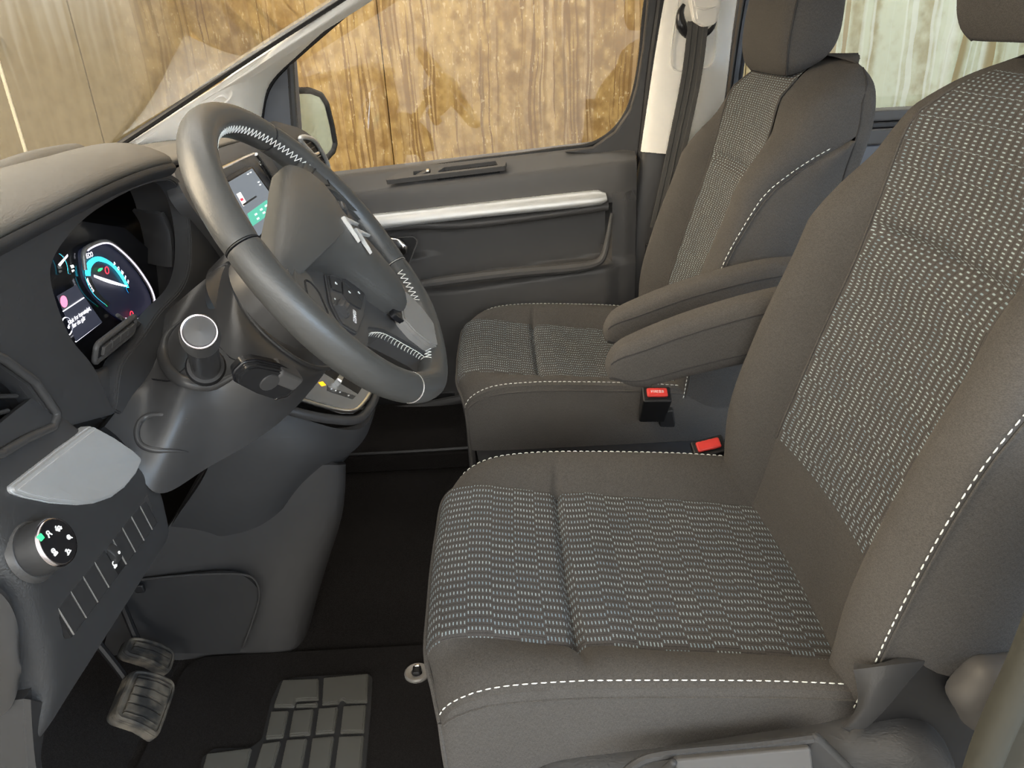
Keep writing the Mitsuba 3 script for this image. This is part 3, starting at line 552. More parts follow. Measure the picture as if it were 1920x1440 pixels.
    ak = put(root, 'armrest', trimesh.Trimesh(v, np.vstack([body.faces, np.stack([j, i, i * 0 + N], 1), np.stack([i + N - 32, j + N - 32, i * 0 + N + 1], 1)]), process=False), 'fabric', smooth=True, label='fabric armrest folded down')
    for jj in (18, 14, 27): put(ak, 'seam', tube(G[1:, jj], 0.0013, 5), 'dark_fabric')
    put(root, 'armrest_pivot', tube([A([tip[0] + .33, ya - .01, tip[1] + .06]), A([tip[0] + .33, Yc + arm_side * .24, tip[1] + .06])], 0.025, 16), 'darkplastic')
ds = thing('car_chair', 'driver seat in front with brown-grey cloth, blue dashed inserts and white stitching', 'car seat', 'front seats of the van')
seat(0.83, 0.0, ds, 0.045, 1, (1.135, (0.155, 0.492)), True)
ps = thing('car_chair', 'passenger seat farther away beside the door, its side panel lit bluish grey', 'car seat', 'front seats of the van')
seat(1.625, -0.025, ps, 0.0, -1, (1.325, (0.176, 0.478)), False)
# dark lower skirt of the passenger seat
S = [[(-0.085 + 0.0, 1.385, .235), (0.1, 1.375, .235), (0.30, 1.375, .235), (0.47, 1.385, .245)], [(-0.075, 1.39, .15), (0.1, 1.38, .15), (0.3, 1.38, .15), (0.47, 1.385, .15)], [(-0.07, 1.395, .04), (0.1, 1.385, .04), (0.3, 1.385, .04), (0.47, 1.39, .04)]]
put(ps, 'skirt', slab(surf(S, 20, 10), 0.01), 'dark_fabric', smooth=True)
# driver seat: plastic side cover with tray and lever, recliner wheel
def trimgrid(cols, nu, nv): return surf(cols, nu, nv)
top = [at_y(x, y, v) for x, y, v in ((985, 1446, .585), (1020, 1424, .583), (1130, 1408, .580), (1300, 1390, .578), (1450, 1372, .576), (1590, 1353, .574), (1680, 1352, .56), (1738, 1358, .56), (1772, 1392, .56))]
low = [p + A([0.0, -0.01, -0.12]) for p in top]; mid = [p + A([0.0, -0.028, -0.014]) for p in top]; m2 = [p + A([0, -0.034, -0.05]) for p in top]; bk = [p + A([0, 0.03, -0.002]) for p in top]
sc = put(ds, 'side_cover', slab(surf([bk, top, mid, m2, low], 60, 24), 0.01), 'plastic', smooth=50)
tr = [at_y(x, y, .538) for x, y in ((1165, 1455), (1200, 1428), (1240, 1416), (1400, 1400), (1530, 1384), (1512, 1420), (1480, 1455))]
put(sc, 'tray_rim', tube(spline(tr[:5], 40), 0.005, 8), 'plastic'); put(sc, 'tray_end', hullpts([tr[4], tr[5], tr[6], tr[5] + [0.04, -.01, -.01]], 0.006), 'plastic')
Mt = frame_to(at_y(1400, 1440, .528), at_y(1500, 1432, .528) - at_y(1300, 1450, .528), [0, -0.5, -1])
put(ds, 'height_lever', moved(rbox([-0.072, -0.02, -0.012], [0.062, 0.05, 0.004], 0.003), Mt @ np.diag([1, 1, 1, 1])), 'doorplastic', label='flat grey lever')
put(ds, 'lever_tab', hullpts([at_y(1255, 1436, .53), at_y(1240, 1450, .53), at_y(1262, 1430, .525)], 0.004), 'plastic')
fin = [[at_y(1600, 1256, .562), at_y(1645, 1250, .555), at_y(1695, 1244, .556), at_y(1750, 1237, .566)], [at_y(1607, 1290, .559), at_y(1635, 1287, .548), at_y(1670, 1282, .549), at_y(1712, 1276, .566)], [at_y(1604, 1330, .558), at_y(1622, 1329, .547), at_y(1645, 1327, .548), at_y(1670, 1322, .566)], [at_y(1576, 1364, .560), at_y(1590, 1366, .553), at_y(1606, 1367, .553), at_y(1626, 1366, .566)]]
put(ds, 'recliner_cover', slab(surf(fin, 24, 20), 0.01), 'plastic', smooth=50)
put(ds, 'hinge_cover', slab(surf([[at_y(1612, 1262, .568), at_y(1670, 1250, .564), at_y(1760, 1234, .564), at_y(1900, 1175, .566)], [at_y(1612, 1320, .566), at_y(1680, 1310, .562), at_y(1770, 1310, .562), at_y(1900, 1300, .564)], [at_y(1605, 1460, .568), at_y(1690, 1460, .568), at_y(1780, 1460, .568), at_y(1900, 1460, .568)]], 20, 16), 0.006), 'black', smooth=50)
kw = at_y(1862, 1296, .548)
wheel = lathe([(0, .028), (.022, .026), (.034, .020), (.040, .010), (.042, 0), (.040, -.01), (0, -.01)], 40)
for v in wheel.vertices: pass
a = np.arctan2(wheel.vertices[:, 1], wheel.vertices[:, 0]); wheel.vertices[:, :2] *= (1 + 0.05 * np.cos(6 * a))[:, None]
put(ds, 'recliner_wheel', moved(wheel, frame_to(kw, [1, 0, 0], [0, 0.2, 1])), 'doorplastic', smooth=40, label='grey six-lobed recliner wheel')

# pillar on the driver's side at the photo's lower right edge
np_ = thing('pillar_trim', 'blurred grey-brown pillar trim cutting the lower right corner', 'pillar trim')
ed = [(2010, 930), (1965, 1040), (1925, 1140), (1880, 1260), (1840, 1350), (1800, 1450), (1770, 1560)]
e0 = spline([at_y(x, y, .44) for x, y in ed], 24)
cols = [e0 + [0.05, .05, 0], e0 + [0.012, .012, 0], e0 + [0.012, -0.004, 0], e0 + [0.026, -.008, 0], e0 + [0.034, .0, 0], e0 + [0.042, -.006, 0], e0 + [0.075, -.02, 0], e0 + [0.13, -.025, 0], e0 + [0.16, .02, 0]]
put(np_, 'cover', slab(A([spline([c[i] for c in cols], 40) for i in range(24)]), 0.01, (0, 0, 1)), 'pillar_grey', smooth=40)

# belt buckles
def buckle(px, py, y, ang, label, tall):
    t = thing('belt_buckle', label, 'belt buckle')
    M = frame_to(at_y(px, py, y), [math.cos(ang), 0, math.sin(ang)], [0.15, 1, 0.5])
    M = M @ np.eye(4)
    put(t, 'housing', moved(hullpts([(-.022, -.012, -.075), (.022, -.012, -.075), (-.024, -.014, -.01), (.024, -.014, -.01), (-.024, .012, -.006), (.024, .012, -.006), (-.02, .01, -.07), (.02, .01, -.07)], 0.004), M), 'black')
    put(t, 'button', moved(rbox([-.020, -.011, -.004], [.020, .009, .003], 0.003), M), 'red', label='red release button')
    if tall:
        put(t, 'stalk', moved(rbox([-.006, -.008, -.16], [.026, .004, -.06], 0.004), M @ trimesh.transformations.rotation_matrix(-.25, [0, 1, 0])), 'darkplastic')
        put(t, 'lettering', moved(text_on('PRESS', 0.006, np.eye(4), 0.0005), M @ trimesh.transformations.translation_matrix([0, -.001, .0028])), 'white')
    return t
buckle(1232, 735, 1.33, -0.05, 'seat belt buckle with faded red PRESS button beside the passenger seat, under the armrests', True)
buckle(1328, 833, 1.125, 0.22, 'seat belt buckle with plain red button low behind the driver seat cushion', False)
# lit floor edge behind the seats
rs = thing('floor_tray', 'blue-grey plastic floor panel behind the passenger seat', 'floor panel')
put(rs, 'panel', slab(surf([[(0.50, 1.10, .20), (0.62, 1.10, .18), (1.0, 1.1, .17)], [(0.47, 1.34, .20), (0.62, 1.36, .18), (1.0, 1.36, .17)], [(0.46, 1.40, .30), (.62, 1.42, .30), (1.0, 1.42, .30)]], 14, 14), 0.01), 'rearplastic', smooth=40)
# ---------------------------------------------------------------- dashboard
def inter(a, b, t): return A(a) * (1 - t) + A(b) * t
dash = thing('dashboard', 'dark grained dashboard with a hooded binnacle, lit beige on top under the windscreen', 'dashboard')
# top pad with the driver's hood
ys = [0.44, 0.56, 0.70, 0.85, 0.97, 1.035, 1.06, 1.10, 1.25, 1.45, 1.7, 1.96]
lipx = [-.46, -.425, -.418, -.418, -.418, -.425, -.455, -.47, -.47, -.475, -.49, -.54]
lipz = [.838, .858, .866, .871, .869, .862, .852, .847, .842, .834, .812, .780]
top = []
for y, x, z in zip(ys, lipx, lipz):
    k = 1 if y < 1.04 else 0
    far = ip(y, [.44, 1.0, 1.5, 1.96], [.845, .835, .815, .788])
    top.append([(x - .004, y, z - 0.006), (x, y, z), (x - .03, y, z + .013 * k + .004), (x - .10, y, z + .015 * k + .004), (-.64, y, inter(z + .01, far, .45) if k else inter(z, far, .5)), (-.74, y, far + .004), (-.86, y, far - .008), (-1.02, y, far - .016)])
put(dash, 'top_pad', slab(surf(top, 40, 90), 0.012), 'plastic_lit_warm', smooth=50)
G = np.stack([spline([at_x(-60, 358, -.60), at_x(20, 335, -.60), at_x(90, 306, -.64), at_x(165, 288, -.68)], 30) + A([dx, 0, dz]) for dx, dz in ((0, .0), (-.012, .010), (-.035, .008), (-.05, -.01))], 1)
put(dash, 'screen_ridge', slab(A([spline(r, 12) for r in G]), 0.006), 'plastic_lit_warm', smooth=50)
put(dash, 'defrost_slot', slab(surf([[at_x(262, 277, -.80) + [0, 0, .006], at_x(330, 262, -.80) + [0, 0, .006]], [at_x(250, 285, -.78) + [0, 0, .006], at_x(300, 280, -.78) + [0, 0, .006]]], 8, 4), .004), 'darkplastic')
put(dash, 'gap_blocker', rbox([-.94, .47, .46], [-.545, 1.9, .765], .02), 'black')  # unseen black box added to block the bright slit behind the cluster
# under-lip band
lip = spline([(x, y, z) for y, x, z in zip(ys, lipx, lipz)][:7], 60)
G = np.stack([lip + A([.001, 0, -.004]), lip + A([.0035, 0, -.010]), lip + A([-.004, 0, -.018]), lip + A([-.012, 0, -.022])], 1)
put(dash, 'hood_lip', slab(A([spline(r, 10) for r in G]), 0.008), 'darkplastic', smooth=50)
# instrument face with its opening (plane X = -.42)
FX = -.428
def yz(px, py, x=FX): p = at_x(px, py, x); return p[1], p[2]
hole_px = [(97, 515), (101, 490), (112, 468), (150, 421), (200, 383), (255, 354), (300, 340), (326, 343), (340, 362), (352, 400), (358, 450), (355, 505), (338, 545), (300, 585), (262, 640), (225, 700), (215, 765), (182, 695), (140, 640), (108, 565)]
hole = Polygon(spline([yz(*p) for p in hole_px], 120, True)).buffer(0)
out_px = [(-90, 505), (-60, 470), (0, 448), (100, 392), (200, 345), (306, 316), (335, 335), (352, 352), (380, 392), (412, 440), (436, 480), (430, 500), (390, 560), (330, 600), (300, 690), (228, 778), (218, 772), (212, 778), (110, 806), (-60, 900), (-120, 800)]
face = Polygon([yz(*p) for p in out_px]).buffer(0).difference(hole)
MX = A([[0, 0, 1, 0], [1, 0, 0, 0], [0, 1, 0, 0], [0, 0, 0, 1.0]])
def onx(pg, x, h, bevel=0.003): return moved(plate(pg, h, bevel), A([[0, 0, 1, x], [1, 0, 0, 0], [0, 1, 0, 0], [0, 0, 0, 1.0]]))
vent_px = [(-40, 655), (0, 672), (60, 715), (104, 776), (96, 800), (40, 826), (0, 850), (-60, 870)]
vent = Polygon([yz(*p) for p in vent_px]).buffer(0)
put(dash, 'instrument_face', onx(face.difference(vent.buffer(-.004)), FX - .022, .022, .004), 'plastic', smooth=40)
# inner walls of the binnacle
hb = A(hole.exterior.coords)[:-1]; hb = spline(hb[::3], 100, True); hc = hb.mean(0)
W = []
for x, s in ((FX - .004, 1.0), (FX - .02, 1.0), (FX - .05, 1.0), (FX - .085, 1.0)):
    q = hc + (hb - hc) * s; W.append(np.c_[np.full(100, x), q[:, 0] + (FX - x) * .45, q[:, 1] - (FX - x) * .9 * sm(.80, .72, q[:, 1])])
W = A(W); put(dash, 'binnacle_wall', gmesh(np.concatenate([W, W[:, :1]], 1)), 'satin', smooth=True)
W2 = [at_x(x, y, v) for x, y, v in ((300, 400, -.455), (316, 430, -.455), (322, 465, -.455), (322, 500, -.455))]
G = np.stack([spline(W2, 30) + A([0.0, 0.012, 0]), spline(W2, 30), spline(W2, 30) + A([-.05, 0.03, 0.0])], 1)
put(dash, 'binnacle_liner', slab(A([spline(r, 8) for r in G]), .004), 'satin', smooth=50)
# left air vent, cut by the photo's edge
vr = np.array([(FX, a, b) for a, b in A(outline(A(vent.exterior.coords)[:-1], .005).exterior.coords)[:-1]])
put(dash, 'vent_rim', tube(vr + A([.002, 0, 0]), .0042, 8, True), 'satin', smooth=50)
vi = vr.mean(0) + (vr - vr.mean(0)) * .9
G = np.stack([vr + A([.003, 0, 0]), vi + A([-.01, 0, 0]), vi + A([-.04, .012, -.006])], 1); G = np.concatenate([G, G[:1]]); put(dash, 'vent_duct', gmesh(G), 'satin', smooth=False)
put(dash, 'vent_back', onx(vent.buffer(-.002), FX - .055, .01, 0), 'black')
for a, b in (((-60, 790), (14, 770)), ((-60, 745), (30, 742))):
    put(dash, 'vent_slat', hullpts([at_x(*a, FX - .012), at_x(*b, FX - .012), at_x(*a, FX - .03) , at_x(*b, FX - .03)], .0022, 8), 'satin')
# lower panel: section in (X,Z) drawn along Y
zs_ = [.715, .69, .66, .62, .585, .555, .53, .505, .485, .465, .447, .437, .425]
xs_ = [-.435, -.428, -.418, -.405, -.404, -.406, -.408, -.413, -.418, -.424, -.434, -.455, -.52]
right = [yz(196, 792, -.43), yz(230, 822, -.42), yz(262, 858, -.41), yz(283, 898, -.41), yz(297, 945, -.412), yz(296, 985, -.42), yz(270, 1050, -.43)]
rz, ry = A([p[1] for p in right])[::-1], A([p[0] for p in right])[::-1]
G = []
for z, x in spline(np.c_[zs_, xs_], 60):
    yr = float(np.interp(z, [.44, .50, .53, .56, .60, .66, .72], [.80, .775, .765, .745, .72, .675, .65])); y0 = .505 - .02 * sm(.50, .44, z)
    row = [(x - .30, y0 - .012, z), (x - .06, y0 - .008, z), (x - .018, y0 - .004, z), (x - .004, y0 + .004, z), (x, y0 + .018, z)] + [(x, y, z) for y in np.linspace(y0 + .04, yr - .016, 6)] + [(x - .004, yr - .005, z), (x - .016, yr, z), (x - .06, yr + .004, z)]
    G.append(spline(row, 70))
put(dash, 'lower_panel', slab(A(G), .008), 'plastic', smooth=50)
put(dash, 'end_cap', slab(surf([[at_y(-60, 1080, .488), at_y(0, 1112, .486), at_y(30, 1160, .486), at_y(38, 1230, .486)], [at_y(-60, 1240, .482), at_y(0, 1230, .480), at_y(25, 1235, .480), at_y(40, 1250, .482)], [at_y(-60, 1360, .484), at_y(0, 1343, .484), at_y(25, 1318, .484), at_y(38, 1270, .486)]], 24, 24), .004), 'darkplastic', smooth=50)
put(dash, 'lower_end', slab(surf([[(-.428, .488, .502), (-.46, .485, .502), (-.6, .48, .50)], [(-.445, .475, .40), (-.47, .474, .40), (-.6, .47, .40)], [(-.455, .468, .20), (-.48, .466, .20), (-.6, .46, .2)]], 14, 20), .02), 'darkplastic', smooth=50)
put(dash, 'lower_end_side', slab(surf([[(-.428, .488, .502), (-.440, .53, .46), (-.475, .60, .452)], [(-.445, .475, .40), (-.46, .50, .40), (-.52, .53, .40)], [(-.455, .468, .20), (-.48, .49, .2), (-.54, .50, .2)]], 14, 20), .006), 'darkplastic', smooth=50)
# silver plate
sp = [(196, 797), (222, 820), (246, 845), (262, 861), (250, 888), (228, 915), (203, 934), (176, 944), (148, 947), (110, 943), (76, 932), (50, 918), (90, 884), (140, 842)]
SPX = -.4065
pg = outline([yz(x, y, -.402) for x, y in sp], .004)
c_ = A(pg.centroid.coords[0])
sv = plate(pg, .016, .006); v = sv.vertices.copy()
xq = np.interp(v[:, 1], zs_[::-1], xs_[::-1])
sv.vertices = np.c_[xq - .006 + v[:, 2] * .8 + .0 * v[:, 0], v[:, 0], v[:, 1]]
put(dash, 'silver_plate', sv, 'silver', smooth=40, label='satin silver plate')
# storage tray notch right of the buttons
put(dash, 'corner_notch', hullpts([at_x(272, 930, -.408), at_x(282, 965, -.410), at_x(256, 950, -.409), at_x(268, 985, -.412)], .003), 'satin')
# drive mode knob
kd = put(dash, 'mode_knob', moved(lathe([(.0258, -.01), (.0255, .026), (.0245, .036), (.0230, .0395), (.0215, .040), (.0, .040)], 48), frame_to(at_x(109, 1015, -.383) - unit([1, 0, .35]) * .040 * .88, [0, 1, .0], [-.35, 0, 1]) @ np.diag([.88, .88, .88, 1])), 'darkplastic', smooth=40, label='round drive mode knob with symbols')
Mk = frame_to(at_x(109, 1015, -.383) - unit([1, 0, .35]) * .040 * .88, [0, 1, .0], [-.35, 0, 1]) @ np.diag([.88, .88, .88, 1])
put(kd, 'skirt', moved(lathe([(.031, .010), (.029, .014), (.027, .016), (.0255, .016)], 48), Mk), 'satin', smooth=40)
put(kd, 'chrome_ring', moved(lathe([(.0215, .0405), (.0230, .0402), (.0240, .0378), (.0238, .035)], 48), Mk), 'chrome', smooth=True)
put(kd, 'cap', moved(lathe([(.0214, .0403), (.0, .0408)], 48), Mk), 'gloss', smooth=40)
put(kd, 'pointer_light', moved(rbox([-.0165, .0125, .0390], [-.0105, .0185, .0415], .0008, 6), Mk @ trimesh.transformations.rotation_matrix(.0, [0, 0, 1])), 'lit_green', label='green lit pointer')
def icon(M, shapes, h=.0005): return moved(cat([plate(s, h, 0) for s in shapes]), M)
def arcp(cx, cy, r, a0, a1, w): t = np.linspace(math.radians(a0), math.radians(a1), 20); return LineString(np.c_[cx + r * np.cos(t), cy + r * np.sin(t)]).buffer(w)
def seg(*p, w=.0006): return LineString(p).buffer(w)
U = .001
icons = [[arcp(0, 1 * U, 1.6 * U, 0, 360, .0005), seg((-1.2 * U, -.5 * U), (-2.4 * U, -3 * U)), seg((1.2 * U, -.5 * U), (2.4 * U, -3 * U))],
         [seg((-3 * U, -1 * U), (3 * U, -1 * U)), seg((-2 * U, -1 * U), (-1 * U, 1.4 * U), (1.2 * U, 1.4 * U), (2.2 * U, -1 * U)), arcp(-1.7 * U, -1.8 * U, .8 * U, 0, 360, .0004), arcp(1.7 * U, -1.8 * U, .8 * U, 0, 360, .0004), seg((-3 * U, 2.6 * U), (-2 * U, 3.4 * U)), arcp(-3.6 * U, .6 * U, .7 * U, 0, 360, .0005)],
         [arcp(0, 0, 2 * U, 20, 340, .0005), seg((0, -2 * U), (0, 2 * U)), seg((2 * U, -2 * U), (2.8 * U, -3 * U))],
         [seg((-3 * U, -2.4 * U), (3 * U, -1.6 * U)), seg((-2 * U, -1.6 * U), (-1 * U, .8 * U), (1.4 * U, .8 * U), (2 * U, -1.2 * U)), seg((-2.4 * U, 2 * U), (-.6 * U, 2.6 * U))],
         [arcp(0, 1 * U, 2 * U, 0, 360, .0005), seg((-2 * U, -2 * U), (2.4 * U, -2 * U), (2.4 * U, -3.4 * U), (-2 * U, -3.4 * U), (-2 * U, -2 * U)), seg((-.8 * U, 1 * U), (.9 * U, 1 * U))]]
for (x, y), ic in zip([(-.004, .0125), (.010, .0085), (.0125, -.005), (.001, -.0135), (-.0125, -.003)], icons):
    put(kd, 'symbol', icon(Mk @ trimesh.transformations.translation_matrix([x, y, .0407]), ic), 'lit_soft')
# row of switches: eight blanks and the headlamp wheel
P0, P1 = at_x(103, 1170, -.413), at_x(268, 962, -.413)
e = (P1 - P0) / np.linalg.norm(P1 - P0); L = np.linalg.norm(P1 - P0); nn = unit([1, 0, .22]); upv = np.cross(nn, e)
Mr = frame_to(P0 + nn * .007, e, upv)
wbtn = L / 8.2; x = 0
sw = put(dash, 'switch_row', moved(plate(outline([(-.002, -.0165), (L + .002, -.0165), (L + .002, .0165), (-.002, .0165)], .001), .006, .001), Mr @ trimesh.transformations.translation_matrix([0, 0, -.004])), 'black')
widths = [1.0, 1.0, 1.0, .95, .75, .95, .95, .95, .65]
for i, wq in enumerate(widths):
    b = wq * wbtn
    if i == 4:
        wl = lathe([(0, -.006), (.011, -.006), (.0125, -.004), (.0125, .004), (.011, .006), (0, .006)], 30)
        r = np.hypot(wl.vertices[:, 0], wl.vertices[:, 1]); aa = np.arctan2(wl.vertices[:, 1], wl.vertices[:, 0]); wl.vertices[:, :2] *= (1 + .03 * np.sign(np.sin(15 * aa)))[:, None]
        put(sw, 'headlamp_wheel', moved(wl, Mr @ trimesh.transformations.translation_matrix([x + b / 2, .004, -.004]) @ trimesh.transformations.rotation_matrix(math.pi / 2, [0, 1, 0])), 'darkplastic', smooth=40)
        put(sw, 'wheel_mark', moved(plate(arcp(0, 0, .0012, 0, 360, .0004), .0005, 0), Mr @ trimesh.transformations.translation_matrix([x + b / 2, .004, .0088])), 'lit_soft')
        put(sw, 'headlamp_symbol', icon(Mr @ trimesh.transformations.translation_matrix([x + b * .1, -.004, .0030]), [arcp(0, 1 * U, 2 * U, 0, 360, .0005), seg((-3 * U, -2 * U), (3 * U, -2 * U)), seg((-2 * U, -3.2 * U), (2 * U, -3.2 * U))]), 'lit_soft')
    else:
        put(sw, 'blank_switch', moved(rbox([x + .0004, -.0155, -.002], [x + b - .0004, .0155, .0035], .0012, 8), Mr), 'darkplastic')
        put(sw, 'switch_edge', moved(rbox([x + .0002, -.0155, .002], [x + .0008, .0155, .0038], .0002, 4), Mr), 'satin_grey')
    x += b

# ---------------------------------------------------------------- steering column cowl
cowl = thing('column_cowl', 'smooth dark steering column cowl below the binnacle with an embossed hexagon', 'column cowl')
cc = [[(296, 606, -.43), (282, 690, -.43), (240, 745, -.43), (196, 800, -.435)],
      [(345, 556, -.42), (325, 640, -.415), (285, 740, -.412), (238, 840, -.42)],
      [(428, 494, -.385), (385, 610, -.370), (335, 750, -.375), (288, 922, -.40)],
      [(440, 545, -.345), (430, 650, -.330), (405, 760, -.345), (372, 888, -.375)],
      [(500, 632, -.300), (495, 700, -.292), (480, 770, -.31), (455, 840, -.335)],
      [(565, 680, -.268), (562, 710, -.265), (552, 740, -.275), (540, 778, -.290)],
      [(615, 690, -.256), (608, 700, -.256), (602, 708, -.258), (596, 716, -.262)]]
CG = surf([[at_x(*p) for p in r] for r in cc], 40, 60)
def cowl_at(u, v): i, j = v * (CG.shape[0] - 1), u * (CG.shape[1] - 1); return CG[int(round(i)), int(round(j))]
put(cowl, 'shell', slab(CG, .012), 'satin', smooth=50)
# upper half of the shroud behind the wheel
uu = [[at_x(*p) for p in r] for r in ([(428, 492, -.385), (470, 452, -.36), (520, 440, -.34), (560, 450, -.33)], [(436, 545, -.345), (500, 520, -.33), (560, 510, -.31), (600, 520, -.30)], [(500, 632, -.300), (560, 610, -.28), (610, 600, -.27), (640, 610, -.26)], [(614, 690, -.256), (640, 675, -.25), (660, 670, -.245), (680, 675, -.24)])]
put(cowl, 'upper_shell', slab(surf(uu, 24, 24) - A([.03, 0, .01]), .01), 'satin', smooth=50)
put(cowl, 'edge_bead', tube(CG[14:, 0] + A([.001, 0, 0]), .0035, 8), 'satin', smooth=50)
sgr = lambda pts, x, r, m_, nm: put(cowl, nm, tube(spline([at_x(a, b, x) for a, b in pts], 40), r, 6), m_)
def on_cowl(px, py):
    """the point of the cowl's skin seen at a pixel"""
    d = _ray(px, py); q = CG.reshape(-1, 3) - EYE; q2 = q - d[None] * ((q @ d) / (d @ d))[:, None]
    k = np.argsort((q2 ** 2).sum(1))[:3]; s = (q[k] @ d) / (d @ d); w_ = 1 / (1e-6 + np.linalg.norm(q2[k], axis=1)); return EYE + d * float((s * w_).sum() / w_.sum())
hx = [(352, 786), (300, 778), (272, 782), (257, 800), (260, 830), (285, 843), (320, 845), (352, 848)]
put(cowl, 'embossed_mark', tube(spline([on_cowl(*p) + A([.0005, 0, 0]) for p in hx], 50), np.r_[np.linspace(.0008, .003, 12), np.full(26, .0034), np.linspace(.003, .0008, 12)], 8), 'satin', smooth=50)
for pts in (((284, 711), (318, 715), (346, 690)), ((394, 668), (408, 648), (432, 672), (455, 680))):
    put(cowl, 'joint', tube(poly([on_cowl(*p) + A([.0006, 0, 0]) for p in pts], 14), .0009, 5), 'black')
# recess round the stalk
rr = spline([(345, 600), (315, 630), (308, 665), (325, 700), (360, 720), (400, 722), (440, 705), (470, 690)], 40)
put(cowl, 'stalk_recess', tube(A([on_cowl(*p) for p in rr]) + A([-.002, 0, 0]), np.r_[np.linspace(.001, .006, 10), np.full(20, .007), np.linspace(.006, .001, 10)], 8), 'satin', smooth=50)
# light and indicator stalk
stk = thing('control_stalk', 'black indicator stalk with a chrome ringed end sticking out of the column cowl', 'stalk')
b0, b1 = at_x(386, 688, -.330), at_x(374, 622, -.262)
ax = unit(b1 - b0); Ls = np.linalg.norm(b1 - b0); Ms = frame_to(b0, np.cross([0, 0, 1.0], ax), np.cross(ax, np.cross([0, 0, 1.0], ax)))
Ms = np.eye(4); Ms[:3, 2] = ax; Ms[:3, 0] = unit(np.cross([0, 0, 1.0], ax)); Ms[:3, 1] = np.cross(ax, Ms[:3, 0]); Ms[:3, 3] = b0
put(stk, 'socket', moved(lathe([(.0, .008), (.019, .008), (.021, .003), (.020, -.01)], 32), Ms), 'black', smooth=40)
put(stk, 'arm', moved(lathe([(.0155, 0), (.0150, .02), (.0145, Ls - .045), (.0140, Ls - .040)], 32), Ms), 'key', smooth=40)
put(stk, 'grip', moved(lathe([(.013, Ls - .041), (.0165, Ls - .038), (.0172, Ls - .024), (.0168, Ls - .008), (.0155, Ls)], 40), Ms), 'satin', smooth=40)
put(stk, 'chrome_ring', moved(lathe([(.0155, Ls - .0005), (.0152, Ls + .0012), (.0138, Ls + .0018), (.0130, Ls + .0006)], 40), Ms), 'chrome', smooth=True)
put(stk, 'end_button', moved(lathe([(.0132, Ls + .0004), (.0125, Ls + .0016), (.0, Ls + .003)], 40), Ms), 'satin', smooth=40)
# key in the ignition
ck = thing('car_key', 'black car key fob with chrome rim sitting in the ignition lock of the column cowl', 'car key')
k0 = at_x(498, 706, -.258)
Mk2 = frame_to(k0, at_x(548, 722, -.245) - at_x(452, 684, -.275), [0.5, -.15, .85])
fob = outline([(-.040, -.008), (-.030, -.016), (.0, -.019), (.030, -.018), (.041, -.009), (.041, .008), (.030, .016), (0, .018), (-.030, .013), (-.040, .006)], .006)
for z0, nm, mm, off in ((-.011, 'shell', 'key', 0), ):
    put(ck, nm, moved(plate(fob, .018, .005), Mk2 @ trimesh.transformations.translation_matrix([0, 0, -.009])), mm, smooth=40)
put(ck, 'rim', moved(tube(np.c_[A(fob.exterior.coords)[:-1], np.zeros(len(fob.exterior.coords) - 1)], .0022, 8, True), Mk2 @ trimesh.transformations.translation_matrix([0, 0, .0])), 'gloss', smooth=50)
put(ck, 'cap', moved(hullpts([(.006, .004, .006), (.036, .004, .006), (.036, .014, .006), (.006, .014, .006), (.008, .006, -.010), (.034, .006, -.010), (.034, .015, -.010), (.008, .015, -.010)], .0045), Mk2), 'doorplastic', smooth=50)
put(ck, 'chrome_end', moved(hullpts([(.030, -.017, .006), (.040, -.009, .006), (.040, .008, .006), (.030, .015, .006)], .0018), Mk2), 'brightchrome')
put(ck, 'button', moved(lathe([(.011, .009), (.0105, .0105), (.0, .011)], 30), Mk2), 'satin', smooth=40)
if 0: put(ck, 'lock_barrel', moved(lathe([(.0, .0), (.015, .0), (.017, -.006), (.017, -.03)], 30), frame_to(k0 + A([-.022, -.0, -.002]), [0, 1, 0], [-.6, 0, .8])), 'black', smooth=40)

# ---------------------------------------------------------------- instrument cluster
cl = thing('instrument_cluster', 'lit instrument cluster with a cyan power arc, white needle and a warning display', 'instruments')
IX = -.492
def cz(zx, zy, dx=0): return at_x(80 + zx / 5.76, 420 + zy / 5.76, IX + dx)
bp_ = [cz(x, y, -.004) for x, y in ((-60, 40), (250, -60), (900, 40), (1420, 500), (1400, 1000), (1050, 1200), (700, 1560), (300, 1660), (-60, 900))]
put(cl, 'back', onx(outline([(p[1], p[2]) for p in bp_], .01), IX - .012, .006, 0), 'gloss', smooth=False)
bez = [(435, 300), (470, 255), (560, 210), (650, 190), (720, 205), (800, 260), (900, 350), (1000, 460), (1100, 600), (1170, 730), (1200, 850), (1180, 910), (1100, 980), (1000, 1045), (900, 1045), (820, 1000), (720, 920), (600, 800), (520, 690), (470, 590), (440, 430)]
bz = spline([cz(x, y) for x, y in bez], 140, True)
put(cl, 'dial_face', onx(Polygon([(p[1], p[2]) for p in bz]).buffer(-.0005), IX - .006, .003, 0), 'lit_dial', smooth=False)
put(cl, 'dial_bezel', tube(bz[np.r_[132:140, 0:104]] + A([.001, 0, 0]), .0026, 8), 'greymetal', smooth=50)
put(cl, 'bezel_light', tube(bz[2:98] * .965 + bz.mean(0) * .035 + A([.003, 0, 0]), .0011, 6), 'lit_bezel')
def ribbon(o, i, m_, nm, x=0.0, n=50):
    a, b = spline([cz(*p) for p in o], n), spline([cz(*p) for p in i], n)
    put(cl, nm, slab(np.stack([a, b], 1) + A([x, 0, 0]), .0006, (0, 0, 1)), m_, smooth=False)
ribbon([(462, 560), (455, 480), (480, 415), (545, 362), (620, 352), (700, 385), (790, 455), (880, 570), (935, 690)], [(520, 560), (522, 490), (545, 440), (590, 405), (640, 410), (700, 430), (775, 490), (855, 600), (905, 690)], 'lit_cyan', 'power_arc')
